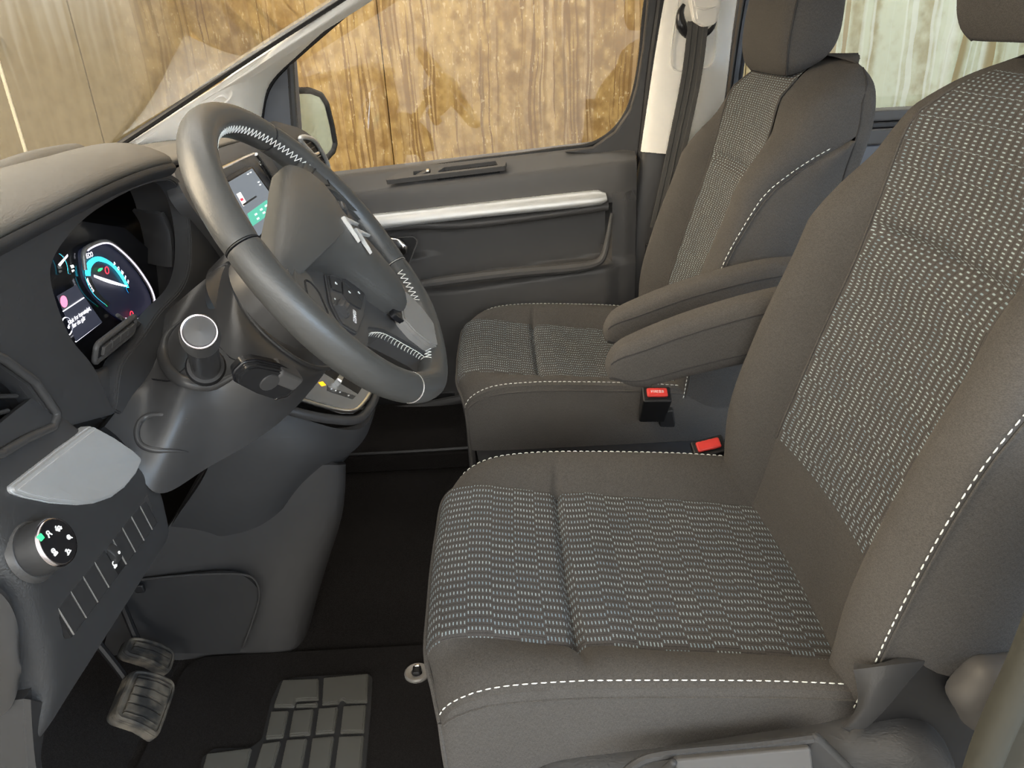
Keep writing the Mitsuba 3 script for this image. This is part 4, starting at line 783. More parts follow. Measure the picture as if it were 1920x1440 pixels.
ribbon([(462, 570), (490, 650), (540, 740), (610, 815), (680, 870)], [(522, 570), (545, 640), (590, 720), (655, 795), (735, 860)], 'lit_cyan', 'charge_arc')
ribbon([(905, 690), (915, 720), (930, 745)], [(935, 690), (945, 705), (948, 712)], 'lit_blue', 'arc_tip')
ribbon([(680, 868), (700, 892)], [(715, 862), (718, 885)], 'lit_green', 'arc_end')
ribbon([(525, 548), (700, 605), (890, 668)], [(525, 575), (690, 640), (880, 682)], 'lit_white', 'needle', .003)
ud = unit(cz(560, 320) - cz(460, 350)); vd = unit(cz(480, 250) - cz(500, 340))
def ctext(s, zx, zy, h, dirx, m_='lit_white', nm='lettering', x=.0022, bold=True):
    d_ = unit(cz(zx + dirx[0], zy + dirx[1]) - cz(zx, zy)); nrm = A([1.0, 0, 0])
    put(cl, nm, text_on(s, h, frame_to(cz(zx, zy, x), d_, np.cross(nrm, d_)), .0003, bold), m_, smooth=False)
ctext('ECO', 505, 335, .0055, (100, -40))
for ch, (x, y) in zip('POWER', [(775, 432), (818, 480), (860, 525), (893, 578), (922, 625)]): ctext(ch, x, y, .0045, (55, 60))
for ch, (x, y) in zip('CHARGE', [(545, 720), (530, 695), (515, 668), (500, 645), (490, 620), (482, 598)]): ctext(ch, x, y, .003, (-15, -25))
def crect(px, m_, nm, x=.001): put(cl, nm, onx(Polygon([(p[1], p[2]) for p in [cz(*q) for q in px]]).buffer(0), IX + x, .0006, 0), m_, smooth=False)
crect([(585, 500), (600, 480), (632, 472), (634, 490), (610, 512), (590, 515)], 'lit_green', 'ready_light')
def cring(zx, zy, r, m_, nm):
    p = cz(zx, zy, .001); put(cl, nm, tube(np.c_[np.full(24, p[0]), p[1] + r * np.cos(np.arange(24) * 2 * np.pi / 24), p[2] + r * np.sin(np.arange(24) * 2 * np.pi / 24)], .0007, 6, True), m_)
cring(695, 500, .0042, 'lit_red', 'brake_light'); cring(962, 976, .004, 'lit_red', 'warning_light'); crect([(972, 1020), (990, 1005), (1000, 1012), (980, 1030)], 'lit_red', 'belt_light')
# side gauge and display
ribbon([(168, 318), (215, 360), (255, 440), (268, 535)], [(195, 320), (240, 375), (275, 450), (298, 540)], 'lit_cyan', 'range_arc', .001)
ribbon([(135, 440), (240, 325)], [(160, 460), (248, 348)], 'lit_white', 'range_needle', .003)
crect([(285, 445), (318, 440), (330, 470), (300, 480)], 'lit_soft', 'pump_symbol'); crect([(300, 500), (322, 490), (332, 505), (308, 522)], 'lit_soft', 'plug_symbol')
crect([(140, 780), (345, 660), (630, 1060), (350, 1270)], 'lit_info', 'display')
ribbon([(185, 942), (415, 790)], [(192, 952), (425, 800)], 'lit_white', 'display_line', .003); ribbon([(340, 1268), (610, 1058)], [(350, 1280), (622, 1070)], 'lit_white', 'display_line', .001)
p = cz(228, 838, .002); put(cl, 'stop_symbol', onx(Polygon(np.c_[p[1] + .0065 * np.cos(np.arange(32) * np.pi / 16), p[2] + .0065 * np.sin(np.arange(32) * np.pi / 16)]), p[0], .0005, 0), 'lit_pink', smooth=False)
cring(262, 1105, .010, 'lit_white', 'notice_ring'); crect([(258, 1120), (266, 1090), (280, 1108), (272, 1135)], 'lit_white', 'notice_mark')
ctext('Sluk for køretøjet,', 400, 990, .0046, (180, -125), bold=False); ctext('før du går', 392, 1060, .0046, (180, -125), bold=False)
# trip button strip
bt = [(560, 1280), (600, 1250), (960, 1010), (1090, 1075), (1040, 1110), (1000, 1130), (700, 1350), (640, 1450), (585, 1430)]
SX = .045
def sz(zx, zy, dx=0): return at_x(80 + zx / 5.76, 420 + zy / 5.76, IX + SX + dx)
put(cl, 'button_strip', slab(surf([[sz(560, 1290), sz(700, 1185), sz(850, 1075), sz(960, 1010)], [sz(600, 1340, .01), sz(720, 1260, .01), sz(880, 1140, .01), sz(1010, 1040, .01)], [sz(600, 1440), sz(740, 1370), sz(900, 1230), sz(1090, 1080)], [sz(590, 1520, -.02), sz(760, 1420, -.02), sz(930, 1270, -.02), sz(1120, 1090, -.02)]], 30, 20), .006), 'doorplastic', smooth=50)
Mb = frame_to(sz(800, 1235, .013), sz(980, 1085, 0) - sz(650, 1345, 0), [.35, -.2, .9]); Lb = np.linalg.norm(sz(980, 1085) - sz(650, 1345))
put(cl, 'button_frame', moved(tube(np.c_[A(outline([(-Lb * .62, -.011), (Lb * .60, -.011), (Lb * .60, .011), (-Lb * .62, .011)], .006).exterior.coords)[:-1], np.full(len(outline([(-Lb * .62, -.011), (Lb * .60, -.011), (Lb * .60, .011), (-Lb * .62, .011)], .006).exterior.coords) - 1, -.001)], .0032, 8, True), Mb), 'doorplastic', smooth=50)
put(cl, 'button_recess', moved(rbox([-Lb * .57, -.0075, -.006], [Lb * .55, .0075, .001], .003), Mb), 'black')
for k in range(4): put(cl, 'trip_button', moved(rbox([-Lb / 2 + k * Lb / 4 + .0006, -.0048, -.003], [-Lb / 2 + (k + 1) * Lb / 4 - .0006, .0055, .004], .0012, 8), Mb), 'doorplastic')
bowl = [[sz(430, 1370, -.01), sz(600, 1500, -.0), sz(820, 1480, -.005), sz(1130, 1100, -.02)], [sz(440, 1420, 0), sz(640, 1560, .02), sz(900, 1420, .015), sz(1180, 1060, -.01)], [at_x(184, 700, -.425), at_x(215, 740, -.42), at_x(262, 640, -.43), at_x(310, 588, -.44)], [at_x(200, 745, -.43), at_x(216, 775, -.43), at_x(276, 690, -.43), at_x(320, 600, -.445)]]
put(dash, 'binnacle_floor', slab(surf(bowl, 30, 24) - A([.016, 0, .006]), .006), 'satin', smooth=50)
# ---------------------------------------------------------------- steering wheel
sw_ = thing('steering_wheel', 'grey leather steering wheel with white cross stitching and a chevron emblem on its pad', 'steering wheel')
WA = math.radians(35.3); WC = A([-.187, .815, .785])
WN = A([math.cos(WA), 0, math.sin(WA)]); TURN = math.radians(15)   # the wheel stands turned a little
_u, _v = A([0, 1.0, 0]), A([-math.sin(WA), 0, math.cos(WA)]); WU = _u * math.cos(TURN) + _v * math.sin(TURN); WV = _v * math.cos(TURN) - _u * math.sin(TURN)
MW = np.eye(4); MW[:3, 0], MW[:3, 1], MW[:3, 2], MW[:3, 3] = WU, WV, WN, WC
def wp(u, v, w=0): return WC + WU * u + WV * v + WN * w
R0 = .174
def rimpath(a):
    r = np.full_like(a, R0); v = R0 * np.sin(a)
    u = R0 * np.cos(a); flat = np.clip((-v - .150) / .024, 0, 1); v = v + .010 * flat ** 1.5
    return np.stack([u, v, a * 0], -1)
def rim(a0, a1, ru, rw, m_, nm, n=80):
    a = np.radians(np.linspace(a0, a1, n)); p = rimpath(a); c = p * 1.0
    k = 20; th = np.arange(k) * 2 * np.pi / k; d = p[:, :2] / np.linalg.norm(p[:, :2], axis=1, keepdims=True)
    ru, rw = np.broadcast_to(ru, n), np.broadcast_to(rw, n)
    G = np.zeros((n, k, 3)); cs, sn = np.cos(th), np.sin(th)
    G[..., 0] = c[:, :1] + d[:, :1] * ru[:, None] * cs; G[..., 1] = c[:, 1:2] + d[:, 1:] * ru[:, None] * cs; G[..., 2] = rw[:, None] * sn
    G = WC + G[..., :1] * WU + G[..., 1:2] * WV + G[..., 2:] * WN
    m = gmesh(G, True); v = np.vstack([m.vertices, G[0].mean(0), G[-1].mean(0)]); N = n * k; i = np.arange(k); j = (i + 1) % k
    return put(sw_, nm, trimesh.Trimesh(v, np.vstack([m.faces, np.stack([j, i, i * 0 + N], 1), np.stack([i + N - k, j + N - k, i * 0 + N + 1], 1)]), process=False), m_, smooth=60)
def bulge(n, s): t = np.linspace(0, 1, n); return .0165 + s * np.sin(np.pi * t) ** 2 - .0008 * (np.exp(-t * 60) + np.exp(-(1 - t) * 60))
secs = [(37.5, 142.5), (143.5, 219.5), (220.5, 319.5), (-39.5, 36.5)]
for (a0, a1), s in zip(secs, (.0012, .0008, .0005, .0016)): rim(a0, a1, bulge(90, s), bulge(90, s) * 1.04, 'leather', 'rim_section', 90)
for a in (37, 143, 220, 320):
    p = rimpath(A([math.radians(a)]))[0]; d = unit(p[:2]); th = np.arange(28) * 2 * np.pi / 28
    q = [wp(p[0] + d[0] * .0158 * math.cos(t), p[1] + d[1] * .0158 * math.cos(t), .0162 * math.sin(t)) for t in th]
    put(sw_, 'rim_joint', tube(q, .0007, 6, True), 'black' if a < 200 else 'greymetal')
# cross stitching along the inner edge
def cross(a0, a1, nm):
    out = []; a = a0; step = 2.6
    off = math.radians(158)
    while a < a1:
        def pt(ang, tw):
            p = rimpath(A([math.radians(ang)]))[0]; d = unit(p[:2]); return wp(p[0] + d[0] * .0182 * math.cos(tw), p[1] + d[1] * .0182 * math.cos(tw), .0182 * math.sin(tw))
        for s in (0, 1):
            A_, B_ = (a, a + step * .8) if s == 0 else (a + step * .8, a + step)
            out.append(tube([pt(A_, off - .22), pt((A_ + B_) / 2, off), pt(B_, off + .22)] if s == 0 else [pt(A_, off + .22), pt((A_ + B_) / 2, off), pt(B_, off - .22)], .00052, 5))
        a += step
    put(sw_, nm, cat(out), 'thread', kind='stuff', label='white cross stitching')
cross(17, 100, 'cross_stitching'); cross(-64, -46, 'cross_stitching'); cross(-110, -76, 'cross_stitching')
# spoke frame and airbag pad
half = [(.0, .066), (.10, .064), (.150, .056), (.164, .045), (.164, -.03), (.150, -.046), (.125, -.050), (.098, -.053), (.077, -.074), (.060, -.109), (.045, -.143), (.042, -.166)]
fr_ = outline([(-u, v) for u, v in half] + [(u, v) for u, v in half[::-1]], .008)
put(sw_, 'spoke_frame', moved(plate(fr_, .024, .009), MW @ trimesh.transformations.translation_matrix([0, 0, -.020])), 'satin', smooth=45)
ph = [(0, .080), (.050, .079), (.10, .075), (.132, .068), (.141, .058), (.130, .050), (.107, .043), (.077, .025), (.052, -.008), (.042, -.045), (.031, -.080), (.015, -.097), (0, -.100)]
loop = spline([(u, v) for u, v in ph] + [(-u, v) for u, v in ph[-2:0:-1]], 180, True)
rings = []
for s, w in ((1.0, -.002), (1.006, .010), (1.0, .017), (.975, .0215), (.92, .0255), (.80, .030), (.6, .034), (.4, .036), (.2, .037), (.02, .0375)):
    q = loop * s + A([0, .012]) * (1 - s)
    rings.append(np.stack([wp(u, v, w - .012 * sm(.02, .10, v) - .015 * (abs(u) / .14) ** 1.6) for u, v in q]))
R = A(rings); R = np.concatenate([R, R[:, :1]], 1)
put(sw_, 'airbag_pad', gmesh(R), 'pad', smooth=True)
# two chevrons
def chev(pts, nm, w=.0378):
    m = plate(outline(pts, .0003), .004, .0014); v = m.vertices.copy()
    m.vertices = np.array([wp(a, b, w + c - .0008) for a, b, c in v]); put(em, nm, m, 'silver', smooth=30)
em = put(sw_, 'emblem', moved(plate(outline([(-.012, -.012), (.012, -.012), (.012, .012), (-.012, .012)], .006), .0012, .0004), MW @ trimesh.transformations.translation_matrix([0, 0.002, .0365])), 'pad', label='chrome double chevron emblem')
def chevron(cy):
    up = [(-.028, -.017), (-.021, -.013), (-.010, .001), (-.004, .008), (0, .0115)]; lo_ = [(.0, .0028), (.004, .0002), (.011, -.0062), (.020, -.0132)]
    return [(x, cy + y) for x, y in up] + [(-x, cy + y) for x, y in up[-2::-1]] + [(x, cy + y) for x, y in lo_[::-1]] + [(-x, cy + y) for x, y in lo_[1:]]
chev(chevron(.0125), 'chevron'); chev(chevron(-.0055), 'chevron')
for sg in (-1, 1):
    at = lambda x, y, z: MW @ trimesh.transformations.translation_matrix([sg * x, y, z])
    fl = lambda pts: [(sg * u, v) for u, v in pts]
    pod = outline(fl([(.072, .014), (.046, -.006), (.040, -.045), (.090, -.038), (.133, -.027), (.141, -.006), (.118, .007)]), .005)
    k = put(sw_, 'button_pod', moved(plate(pod, .004, .0015), MW @ trimesh.transformations.translation_matrix([0, 0, .0035])), 'satin', smooth=40)
    put(k, 'pod_rim', moved(tube(np.c_[A(pod.exterior.coords)[:-1], np.full(len(pod.exterior.coords) - 1, .005)], .0014, 6, True), MW), 'satin')
    for pts in ([(.074, .012), (.060, -.004), (.085, -.006), (.096, .008)], [(.058, -.006), (.046, -.013), (.044, -.040), (.066, -.036)], [(.060, -.0065), (.086, -.0075), (.092, -.016), (.084, -.033), (.068, -.036)]):
        put(k, 'button', moved(plate(outline(fl(pts), .0015), .0022, .0007), MW @ trimesh.transformations.translation_matrix([0, 0, .0070])), 'darkplastic', smooth=40)
    for (u, v) in ((.079, .003), (.072, -.016), (.055, -.030)): put(k, 'symbol', moved(plate(arcp(0, 0, .0012, 0, 300, .0005), .0004, 0), at(u, v, .0093)), 'white')
    for (u, v) in ((.108, .003), (.119, -.014)): put(k, 'symbol', moved(plate(arcp(0, 0, .0004, 0, 360, .0006), .0004, 0), at(u, v, .0078)), 'white')
    rl = lathe([(0, -.008), (.008, -.008), (.0095, -.006), (.0095, .006), (.008, .008), (0, .008)], 36); aa = np.arctan2(rl.vertices[:, 1], rl.vertices[:, 0]); rl.vertices[:, :2] *= (1 + .05 * np.sign(np.sin(12 * aa)))[:, None]
    put(k, 'scroll_wheel', moved(rl, at(.116, -.006, .006) @ trimesh.transformations.rotation_matrix(math.pi / 2 + sg * .25, [0, 0, 1]) @ trimesh.transformations.rotation_matrix(math.pi / 2, [1, 0, 0])), 'satin', smooth=40)
    if sg < 0: put(k, 'lettering', text_on('CONFIG', .0042, MW @ trimesh.transformations.translation_matrix([-.108, -.024, .0078]), .0003, True), 'white', smooth=False)
for sg in (-1, 1):
    wg = outline([(sg * u, v) for u, v in [(.098, .066), (.150, .060), (.170, .050), (.174, -.02), (.166, -.050), (.150, -.046), (.143, .0), (.124, .020), (.104, .034)]], .006)
    wk = put(sw_, 'spoke_wing', moved(plate(wg, .026, .011), MW @ trimesh.transformations.translation_matrix([0, 0, -.016])), 'leather', smooth=60)
    put(wk, 'groove', moved(tube(np.c_[A(outline([(sg * u, v) for u, v in [(.118, .046), (.158, .038), (.163, .020), (.150, .014), (.128, .026)]], .007).exterior.coords)[:-1], np.full(len(outline([(sg * u, v) for u, v in [(.118, .046), (.158, .038), (.163, .020), (.150, .014), (.128, .026)]], .007).exterior.coords) - 1, .0102)], .0011, 6, True), MW), 'black')
leg = outline([(-.036, -.094), (.036, -.094), (.043, -.115), (.038, -.140), (.026, -.158), (-.026, -.158), (-.038, -.140), (-.043, -.115)], .008)
put(sw_, 'lower_spoke', moved(plate(leg, .012, .005), MW @ trimesh.transformations.translation_matrix([0, 0, .004])), 'satin_grey', smooth=45)
put(sw_, 'spoke_gap', moved(plate(outline([(-.042, -.080), (.042, -.080), (.034, -.104), (-.034, -.104)], .004), .006, .001), MW @ trimesh.transformations.translation_matrix([0, 0, .008])), 'gloss')
for sg in (-1, 1):
    pth = spline([wp(sg * u, v, w) for u, v, w in ((.100, -.0535, .000), (.078, -.074, -.001), (.061, -.109, -.001), (.046, -.143, -.002), (.044, -.158, -.004))], 46)
    out = []; pth = pth[::2]
    for i in range(22):
        a, b = pth[i], pth[i + 1]; nv = -WU * sg * .0006
        nv = unit(np.cross(WN, b - a)) * .0018 * (-sg)
        out.append(tube([a + nv * .2 + WN * .004, a * .7 + b * .3 + nv * .9, b + nv - WN * .006], .00055, 5)); out.append(tube([a + nv * .2 + WN * .004, b + nv * .2 + WN * .004], .0004, 5))
    put(sw_, 'cross_stitching', cat(out), 'thread', kind='stuff', label='white cross stitching')
put(sw_, 'hub', moved(lathe([(.05, -.02), (.058, -.05), (.06, -.09), (.0, -.09)], 32), MW), 'satin', smooth=40)
# ---------------------------------------------------------------- centre stack: screen, vents, gear panel
cs_ = thing('centre_stack', 'centre dashboard panel with chrome lines round the touch screen', 'dashboard panel')
def quad(pts, x, h, m_, nm, root, b=.001, **k):
    put(root, nm, onx(Polygon([yz(a, c, x) for a, c in pts]).buffer(0), x - h, h, b), m_, **k)
CXP = -.415
put(cs_, 'body', slab(surf([[at_x(325, 318, -.44), at_x(400, 282, -.455), at_x(470, 262, -.455), at_x(540, 255, -.45)], [at_x(345, 365, -.42), at_x(415, 325, -.43), at_x(480, 302, -.43), at_x(560, 300, -.43)], [at_x(400, 440, -.415), at_x(450, 400, -.42), at_x(520, 370, -.42), at_x(590, 350, -.42)], [at_x(470, 540, -.41), at_x(520, 500, -.41), at_x(580, 460, -.41), at_x(640, 430, -.41)], [at_x(560, 700, -.40), at_x(600, 660, -.40), at_x(650, 620, -.40), at_x(700, 590, -.40)]], 30, 40), .02), 'doorplastic', smooth=50)
put(cs_, 'chrome_line', tube(spline([at_x(412, 317, CXP), at_x(440, 304, CXP), at_x(476, 288, CXP)], 16), .0022, 8), 'brightchrome')
put(cs_, 'chrome_line', tube(spline([at_x(480, 289, CXP), at_x(500, 318, CXP), at_x(520, 346, CXP), at_x(540, 374, CXP)], 16), .0032, 8), 'brightchrome')
put(cs_, 'chrome_line', tube(spline([at_x(489, 309, CXP), at_x(508, 342, CXP), at_x(530, 380, CXP)], 16), .0012, 8), 'brightchrome')
put(cs_, 'side_slot', tube(spline([at_x(489, 305, CXP - .002), at_x(508, 333, CXP - .002), at_x(536, 379, CXP - .002)], 16), .005, 8), 'black')
put(cs_, 'vent_ring', tube(spline([at_x(349, 352, -.43), at_x(347, 366, -.43), at_x(352, 385, -.43), at_x(366, 405, -.43), at_x(390, 430, -.43)], 30), .0022, 8), 'brightchrome')
sc_ = thing('touch_screen', 'touch screen behind the steering wheel rim with a green key row', 'screen')
quad([(421, 342), (474, 312), (530, 392), (484, 450), (470, 425)], CXP + .004, .012, 'gloss', 'glass', sc_, smooth=False)
quad([(427, 343), (473, 316), (528, 392), (484, 445)], CXP + .0048, .001, 'lit_screen', 'display', sc_, 0, smooth=False)
quad([(464, 401), (500, 375), (515, 395), (474, 424)], CXP + .0056, .0006, 'lit_teal', 'key_row', sc_, 0, smooth=False)
quad([(444, 364), (451, 360), (463, 381), (457, 387)], CXP + .0056, .0006, 'lit_tile', 'tile', sc_, 0, smooth=False)
quad([(450, 373), (455, 371), (457, 375), (453, 377)], CXP + .0064, .0006, 'lit_red', 'tile_mark', sc_, 0, smooth=False)
for x, y in ((480, 402), (490, 393), (499, 386), (484, 410), (495, 399)): quad([(x - 2.5, y - .5), (x + 1.5, y - 3), (x + 3, y), (x - 1, y + 2.5)], CXP + .0062, .0005, 'lit_soft', 'key', sc_, 0, smooth=False)
for x, y in ((465, 326), (470, 323), (485, 341), (488, 346)): quad([(x - 1.5, y), (x + 1.5, y - 1.5), (x + 2, y + 1), (x - 1, y + 2)], CXP + .0062, .0005, 'lit_soft', 'status_symbol', sc_, 0, smooth=False)
fa = [(480, 392), (488, 387)]
quad([(455, 383), (480, 367), (482, 369), (457, 386)], CXP + .0058, .0004, 'satin', 'text_bar', sc_, 0, smooth=False)
# passenger side of the dash with its end vent
pd = thing('dashboard', 'far passenger end of the dashboard rising behind the wheel with the corner air vent', 'dashboard')
put(pd, 'panel', slab(surf([[at_x(478, 260, -.45), at_x(500, 232, -.43), at_x(530, 231, -.42), at_x(560, 240, -.41), at_x(592, 262, -.41)], [at_x(492, 278, -.44), at_x(525, 262, -.415), at_x(555, 262, -.405), at_x(580, 270, -.40), at_x(602, 290, -.405)], [at_x(530, 330, -.42), at_x(560, 310, -.40), at_x(585, 310, -.395), at_x(604, 312, -.39), at_x(614, 325, -.40)], [at_x(580, 420, -.41), at_x(600, 400, -.39), at_x(620, 385, -.385), at_x(640, 370, -.38), at_x(655, 372, -.40)], [at_x(660, 600, -.40), at_x(680, 580, -.38), at_x(700, 560, -.38), at_x(720, 540, -.39), at_x(740, 540, -.42)]], 40, 50), .02), 'doorplastic', smooth=50)
VX = -.392
vv = [(561, 262), (580, 259), (592, 268), (604, 287), (614, 308), (615, 318), (609, 325), (596, 305), (578, 283)]
put(pd, 'vent_bezel', tube(spline([at_x(a, b, VX) for a, b in ((563, 261), (580, 258.5), (592, 267), (604, 286), (614, 307), (616, 318), (610, 326), (596, 304), (578, 281))], 60, True), .0052, 8, True), 'silver', smooth=50)
quad(vv, VX - .004, .004, 'black', 'vent_opening', pd, 0)
for a, b in (((571, 273), (583, 266)), ((577, 283), (590, 275)), ((590, 298), (601, 292)), ((598, 308), (607, 302))): put(pd, 'vent_slat', tube([at_x(*a, VX), at_x(*b, VX)], .0014, 6), 'satin' if a[0] != 590 else 'greymetal')
put(pd, 'vent_tab', hullpts([at_x(590, 290, VX + .003), at_x(596, 287, VX + .003)], .004), 'brightchrome')
# lower console with the gear selector
co = thing('centre_console', 'dark grey lower console bulging out beside the footwell below the gear selector', 'console')
rows = [[(410, 740, 1.03), (520, 770, 1.06), (600, 795, 1.09), (650, 806, 1.13), (686, 797, 1.17), (706, 735, 1.26)],
        [(402, 820, 1.02), (500, 822, 1.04), (590, 840, 1.07), (640, 845, 1.12), (676, 832, 1.18), (702, 775, 1.28)],
        [(388, 882, 1.02), (470, 890, 1.035), (560, 880, 1.06), (612, 872, 1.11), (650, 855, 1.18), (680, 820, 1.28)],
        [(345, 950, 1.025), (440, 955, 1.04), (525, 930, 1.06), (575, 900, 1.10), (608, 888, 1.17), (640, 870, 1.28)],
        [(312, 1000, 1.04), (420, 1005, 1.055), (505, 975, 1.07), (548, 935, 1.11), (570, 915, 1.18), (600, 905, 1.28)]]
put(co, 'bulge', slab(surf([[at_y(*p) for p in r] for r in rows], 50, 40), .012), 'plastic', smooth=50)
rows = [[(392, 866, 1.04), (450, 868, 1.06), (560, 870, 1.09), (634, 872, 1.11), (645, 866, 1.20)], [(318, 985, 1.035), (400, 988, 1.05), (540, 980, 1.09), (628, 962, 1.11), (640, 955, 1.20)], [(275, 1048, 1.03), (380, 1058, 1.05), (510, 1060, 1.08), (600, 1050, 1.10), (615, 1040, 1.2)], [(210, 1180, 1.03), (340, 1180, 1.05), (470, 1180, 1.06), (556, 1180, 1.07), (580, 1170, 1.2)], [(180, 1270, 1.03), (320, 1270, 1.05), (450, 1260, 1.05), (545, 1240, 1.055), (570, 1230, 1.2)]]
put(co, 'side_panel', slab(surf([[at_y(*p) for p in r] for r in rows], 40, 40), .012), 'satin', smooth=50)
put(co, 'kick_panel', slab(surf([[at_y(*p) for p in r] for r in ([(220, 1090, 1.02), (330, 1082, 1.03), (450, 1078, 1.045), (484, 1105, 1.05)], [(210, 1150, 1.02), (320, 1150, 1.03), (430, 1150, 1.04), (478, 1150, 1.045)], [(190, 1230, 1.02), (310, 1225, 1.03), (400, 1225, 1.03), (450, 1222, 1.035)])], 30, 20), .006), 'darkplastic', smooth=50)
put(co, 'panel_joint', tube(spline([at_y(255, 1088, 1.018), at_y(330, 1080, 1.026), at_y(440, 1076, 1.038), at_y(474, 1084, 1.043), at_y(486, 1108, 1.044), at_y(480, 1145, 1.042), at_y(455, 1215, 1.03)], 40), .0018, 6), 'satin')
put(co, 'drain_plug', rbox(at_y(262, 1103, 1.012) - A([.008, .004, .008]), at_y(262, 1103, 1.012) + A([.008, .004, .008]), .003), 'black')
# gear panel (plane through four seen corners)
g0, g1, g2, g3 = at_y(565, 752, 1.10), at_y(664, 776, 1.145), at_y(698, 728, 1.235), at_y(600, 640, 1.26)
Mg = frame_to(g0, g1 - g0, g3 - g0); gi = np.linalg.inv(Mg)
def gp(px, py):
    d = _ray(px, py); n_ = Mg[:3, 2]; P = EYE + d * ((g0 - EYE) @ n_) / (d @ n_); q = gi @ np.r_[P, 1]; return q[0], q[1]
gs = put(co, 'gear_panel', moved(plate(outline([gp(*p) for p in ((500, 728), (560, 752), (640, 776), (662, 776), (672, 768), (690, 735), (682, 722), (600, 655), (540, 620))], .004), .012, .002), Mg), 'satin_grey', label='grey gear selector panel')
put(gs, 'chrome_frame', moved(tube(np.c_[spline([gp(*p) for p in ((520, 745), (575, 762), (620, 774), (656, 777), (672, 766), (690, 738), (688, 726), (660, 702))], 60), np.full(60, .010)], .0035, 8), Mg), 'brightchrome', smooth=50)
put(gs, 'outer_frame', moved(tube(np.c_[spline([gp(*p) for p in ((520, 762), (575, 778), (630, 787), (668, 787), (688, 772), (704, 740), (700, 725), (670, 700))], 60), np.full(60, .000)], .008, 8), Mg), 'satin', smooth=50)
def gq(pts, z, h, m_, nm, b=.0006): put(gs, nm, moved(plate(Polygon([gp(*p) for p in pts]).buffer(0), h, b), Mg @ trimesh.transformations.translation_matrix([0, 0, z])), m_)
gq([(597, 706), (610, 690), (674, 732), (664, 747)], .0115, .0012, 'black', 'selector_slot', 0)
gq([(618, 727), (624, 718), (632, 722), (627, 733)], .011, .014, 'brightchrome', 'selector', .002)
gq([(607, 683), (617, 690), (655, 713), (652, 720), (620, 705), (600, 692)], .0115, .0025, 'satin', 'mode_button')
gq([(642, 711), (652, 711), (655, 716), (645, 716)], .0135, .001, 'brightchrome', 'button_mark', 0)
gq([(590, 726), (598, 724), (604, 731), (596, 733)], .0115, .0014, 'lit_orange', 'selector_light', 0)
gq([(606, 731), (609, 735), (660, 751), (654, 757), (606, 741)], .0115, .0012, 'satin', 'gear_scale', 0)
for x, y in ((614, 738), (622, 741), (630, 744), (646, 750)): gq([(x - 2, y), (x + 1, y - 1), (x + 2, y + 1), (x - 1, y + 2)], .0128, .0004, 'white', 'gear_letter', 0)

# ---------------------------------------------------------------- floor: mat pad, fastener, pedals
mt = thing('floor_mat', 'dark carpet mat under the pedals with a padded grey heel plate', 'floor mat')
put(mt, 'carpet', moved(plate(outline([(-.60, .56), (-.16, .56), (-.13, .75), (-.145, 1.05), (-.60, 1.05)], .04), .008, .003), trimesh.transformations.translation_matrix([0, 0, .0005])), 'carpet')
P2 = lambda px, py: tuple(at_z(px, py, .012)[:2])
hpl = outline([P2(*p) for p in ((560, 1268), (690, 1261), (699, 1270), (694, 1350), (682, 1480), (370, 1480), (378, 1420), (400, 1402), (470, 1400), (490, 1385), (508, 1310), (525, 1275))], .010)
hp_ = put(mt, 'heel_plate', moved(plate(hpl, .004, .002), trimesh.transformations.translation_matrix([0, 0, .0075])), 'darkplastic', label='padded grey heel plate')
cells = [[(530, 1277), (599, 1274), (599, 1315), (556, 1316), (553, 1328), (512, 1328)], [(606, 1273), (692, 1265), (690, 1320), (649, 1320), (640, 1312), (636, 1322), (603, 1324)], [(556, 1322), (598, 1318), (596, 1328), (553, 1328)],
         [(508, 1336), (543, 1334), (532, 1385), (497, 1388)], [(550, 1334), (590, 1331), (583, 1380), (541, 1383)], [(597, 1330), (636, 1327), (628, 1376), (590, 1379)], [(643, 1326), (688, 1323), (684, 1376), (637, 1377)],
         [(492, 1396), (528, 1391), (512, 1450), (474, 1452)], [(537, 1389), (578, 1386), (566, 1450), (524, 1450)], [(585, 1386), (628, 1382), (618, 1450), (576, 1450)], [(635, 1383), (684, 1381), (678, 1450), (626, 1450)], [(388, 1415), (474, 1404), (462, 1450), (378, 1450)]]
for c in cells: put(hp_, 'pad_tile', moved(plate(outline([P2(*p) for p in c], .003).buffer(-.0009), .0075, .0045), trimesh.transformations.translation_matrix([0, 0, .0095])), 'heelpad', smooth=50)
ff = thing('mat_fastener', 'round metal mat fastener with a black clip on the carpet by the driver seat', 'fastener')
fo_ = at_z(782, 1262, .010)
put(ff, 'washer', moved(lathe([(.008, .0), (.010, .003), (.019, .004), (.0215, .002), (.0215, -.004)], 36), trimesh.transformations.translation_matrix(fo_)), 'greymetal', smooth=40)
put(ff, 'clip', rbox(fo_ + A([-.007, -.009, .001]), fo_ + A([.007, .009, .010]), .003), 'black'); put(ff, 'clip_tip', rbox(fo_ + A([-.004, .004, .009]), fo_ + A([.005, .009, .0125]), .0015, 8), 'brightchrome')
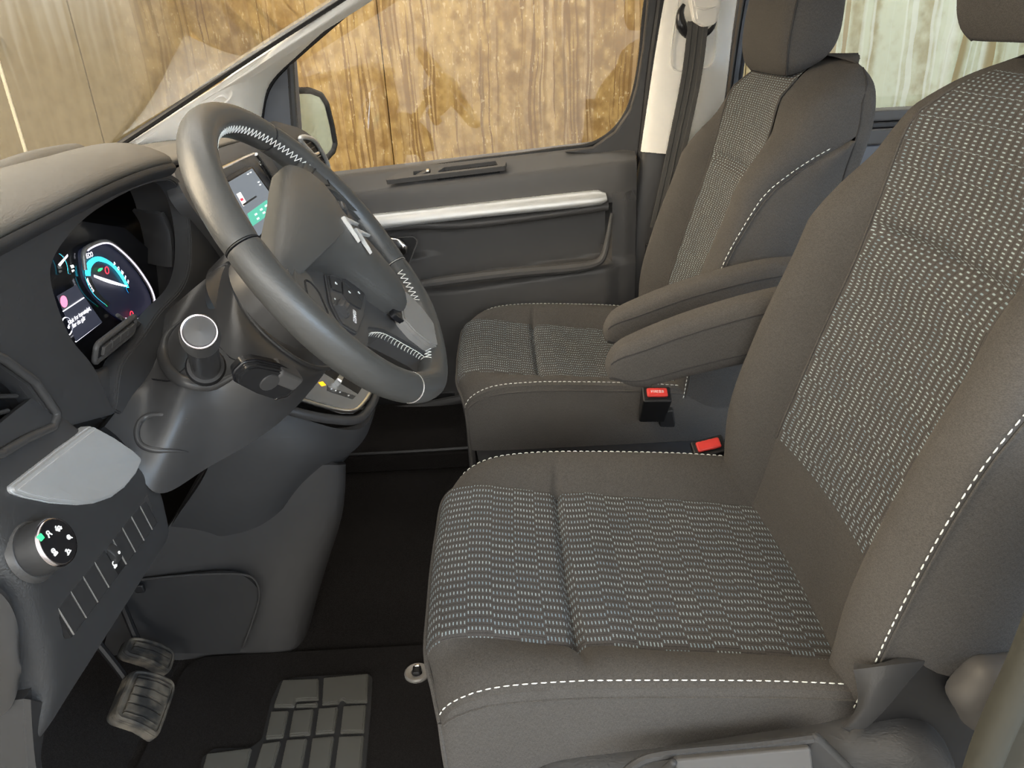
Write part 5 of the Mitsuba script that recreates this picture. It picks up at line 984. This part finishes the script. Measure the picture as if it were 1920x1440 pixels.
def pedal(name, label, quad_, yc, arm, ribs):
    """pad plane: one axis across the van, the other down and rearwards; quad_: its corners in the photograph"""
    t = thing(name, label, 'pedal')
    e1, e2 = unit([.60, .10, -.79]), A([0, 1.0, 0]); px, py = np.mean(quad_, axis=0); cen = at_y(px, py, yc); M = frame_to(cen, e1, e2); n_ = M[:3, 2]; Mi = np.linalg.inv(M)
    def loc(p): d = _ray(*p); P = EYE + d * ((cen - EYE) @ n_) / (d @ n_); return (Mi @ np.r_[P, 1])[:2]
    q = A([loc(p) for p in quad_]); lo, hi = q.min(0), q.max(0); c = (lo + hi) / 2; wq, hq = (hi - lo) / 2 * .93
    def bent(m): v = m.vertices.copy(); v[:, 2] -= .008 * ((v[:, 0] - c[0]) / wq) ** 2; m.vertices = v; return m
    ol_ = outline(q, .012)
    put(t, 'rubber', moved(bent(plate(ol_, .016, .004).subdivide()), M @ trimesh.transformations.translation_matrix([0, 0, -.012])), 'pedal', smooth=40)
    put(t, 'rubber_edge', moved(bent(tube(np.c_[spline(A(ol_.buffer(-.004).exterior.coords)[:-1][::2], 80, True), np.full(80, .004)], .003, 6, True)), M), 'pedal')
    inn = Polygon(q).buffer(-.011)
    for k in range(ribs):
        f0, f1 = (k + .10) / ribs, (k + .90) / ribs
        L0, L1 = q[0] * (1 - f0) + q[3] * f0, q[0] * (1 - f1) + q[3] * f1; R0, R1 = q[1] * (1 - f0) + q[2] * f0, q[1] * (1 - f1) + q[2] * f1
        g = Polygon([L0, R0, R1, L1]).intersection(inn)
        if g.area > 1e-6: put(t, 'rib', moved(bent(plate(g, .0055, .0016).subdivide()), M @ trimesh.transformations.translation_matrix([0, 0, .003])), 'pedal', smooth=30)
    put(t, 'arm', tube(spline([cen - n_ * .014] + [at_y(*p) for p in arm], 16), .010, 8, r2=.006), 'black')
pedal('brake_pedal', 'brake pedal with worn dusty ribbed rubber, the larger of the two pedals', [(250, 1252), (336, 1280), (300, 1384), (212, 1345)], .84, [(240, 1280, .87), (170, 1190, .90)], 6)
pedal('accelerator_pedal', 'smaller ribbed accelerator pedal half hidden behind the brake pedal', [(246, 1190), (334, 1222), (322, 1262), (230, 1225)], .97, [(255, 1195, .99), (220, 1110, 1.01)], 4)
put(None, 'cable', tube(spline([at_y(184, 1218, .95), at_y(205, 1240, .95), at_y(228, 1260, .95), at_y(245, 1278, .93)], 16), .0016, 6), 'pedal'); labels['cable'] = {'label': 'thin grey cable running down behind the brake pedal', 'category': 'cable'}
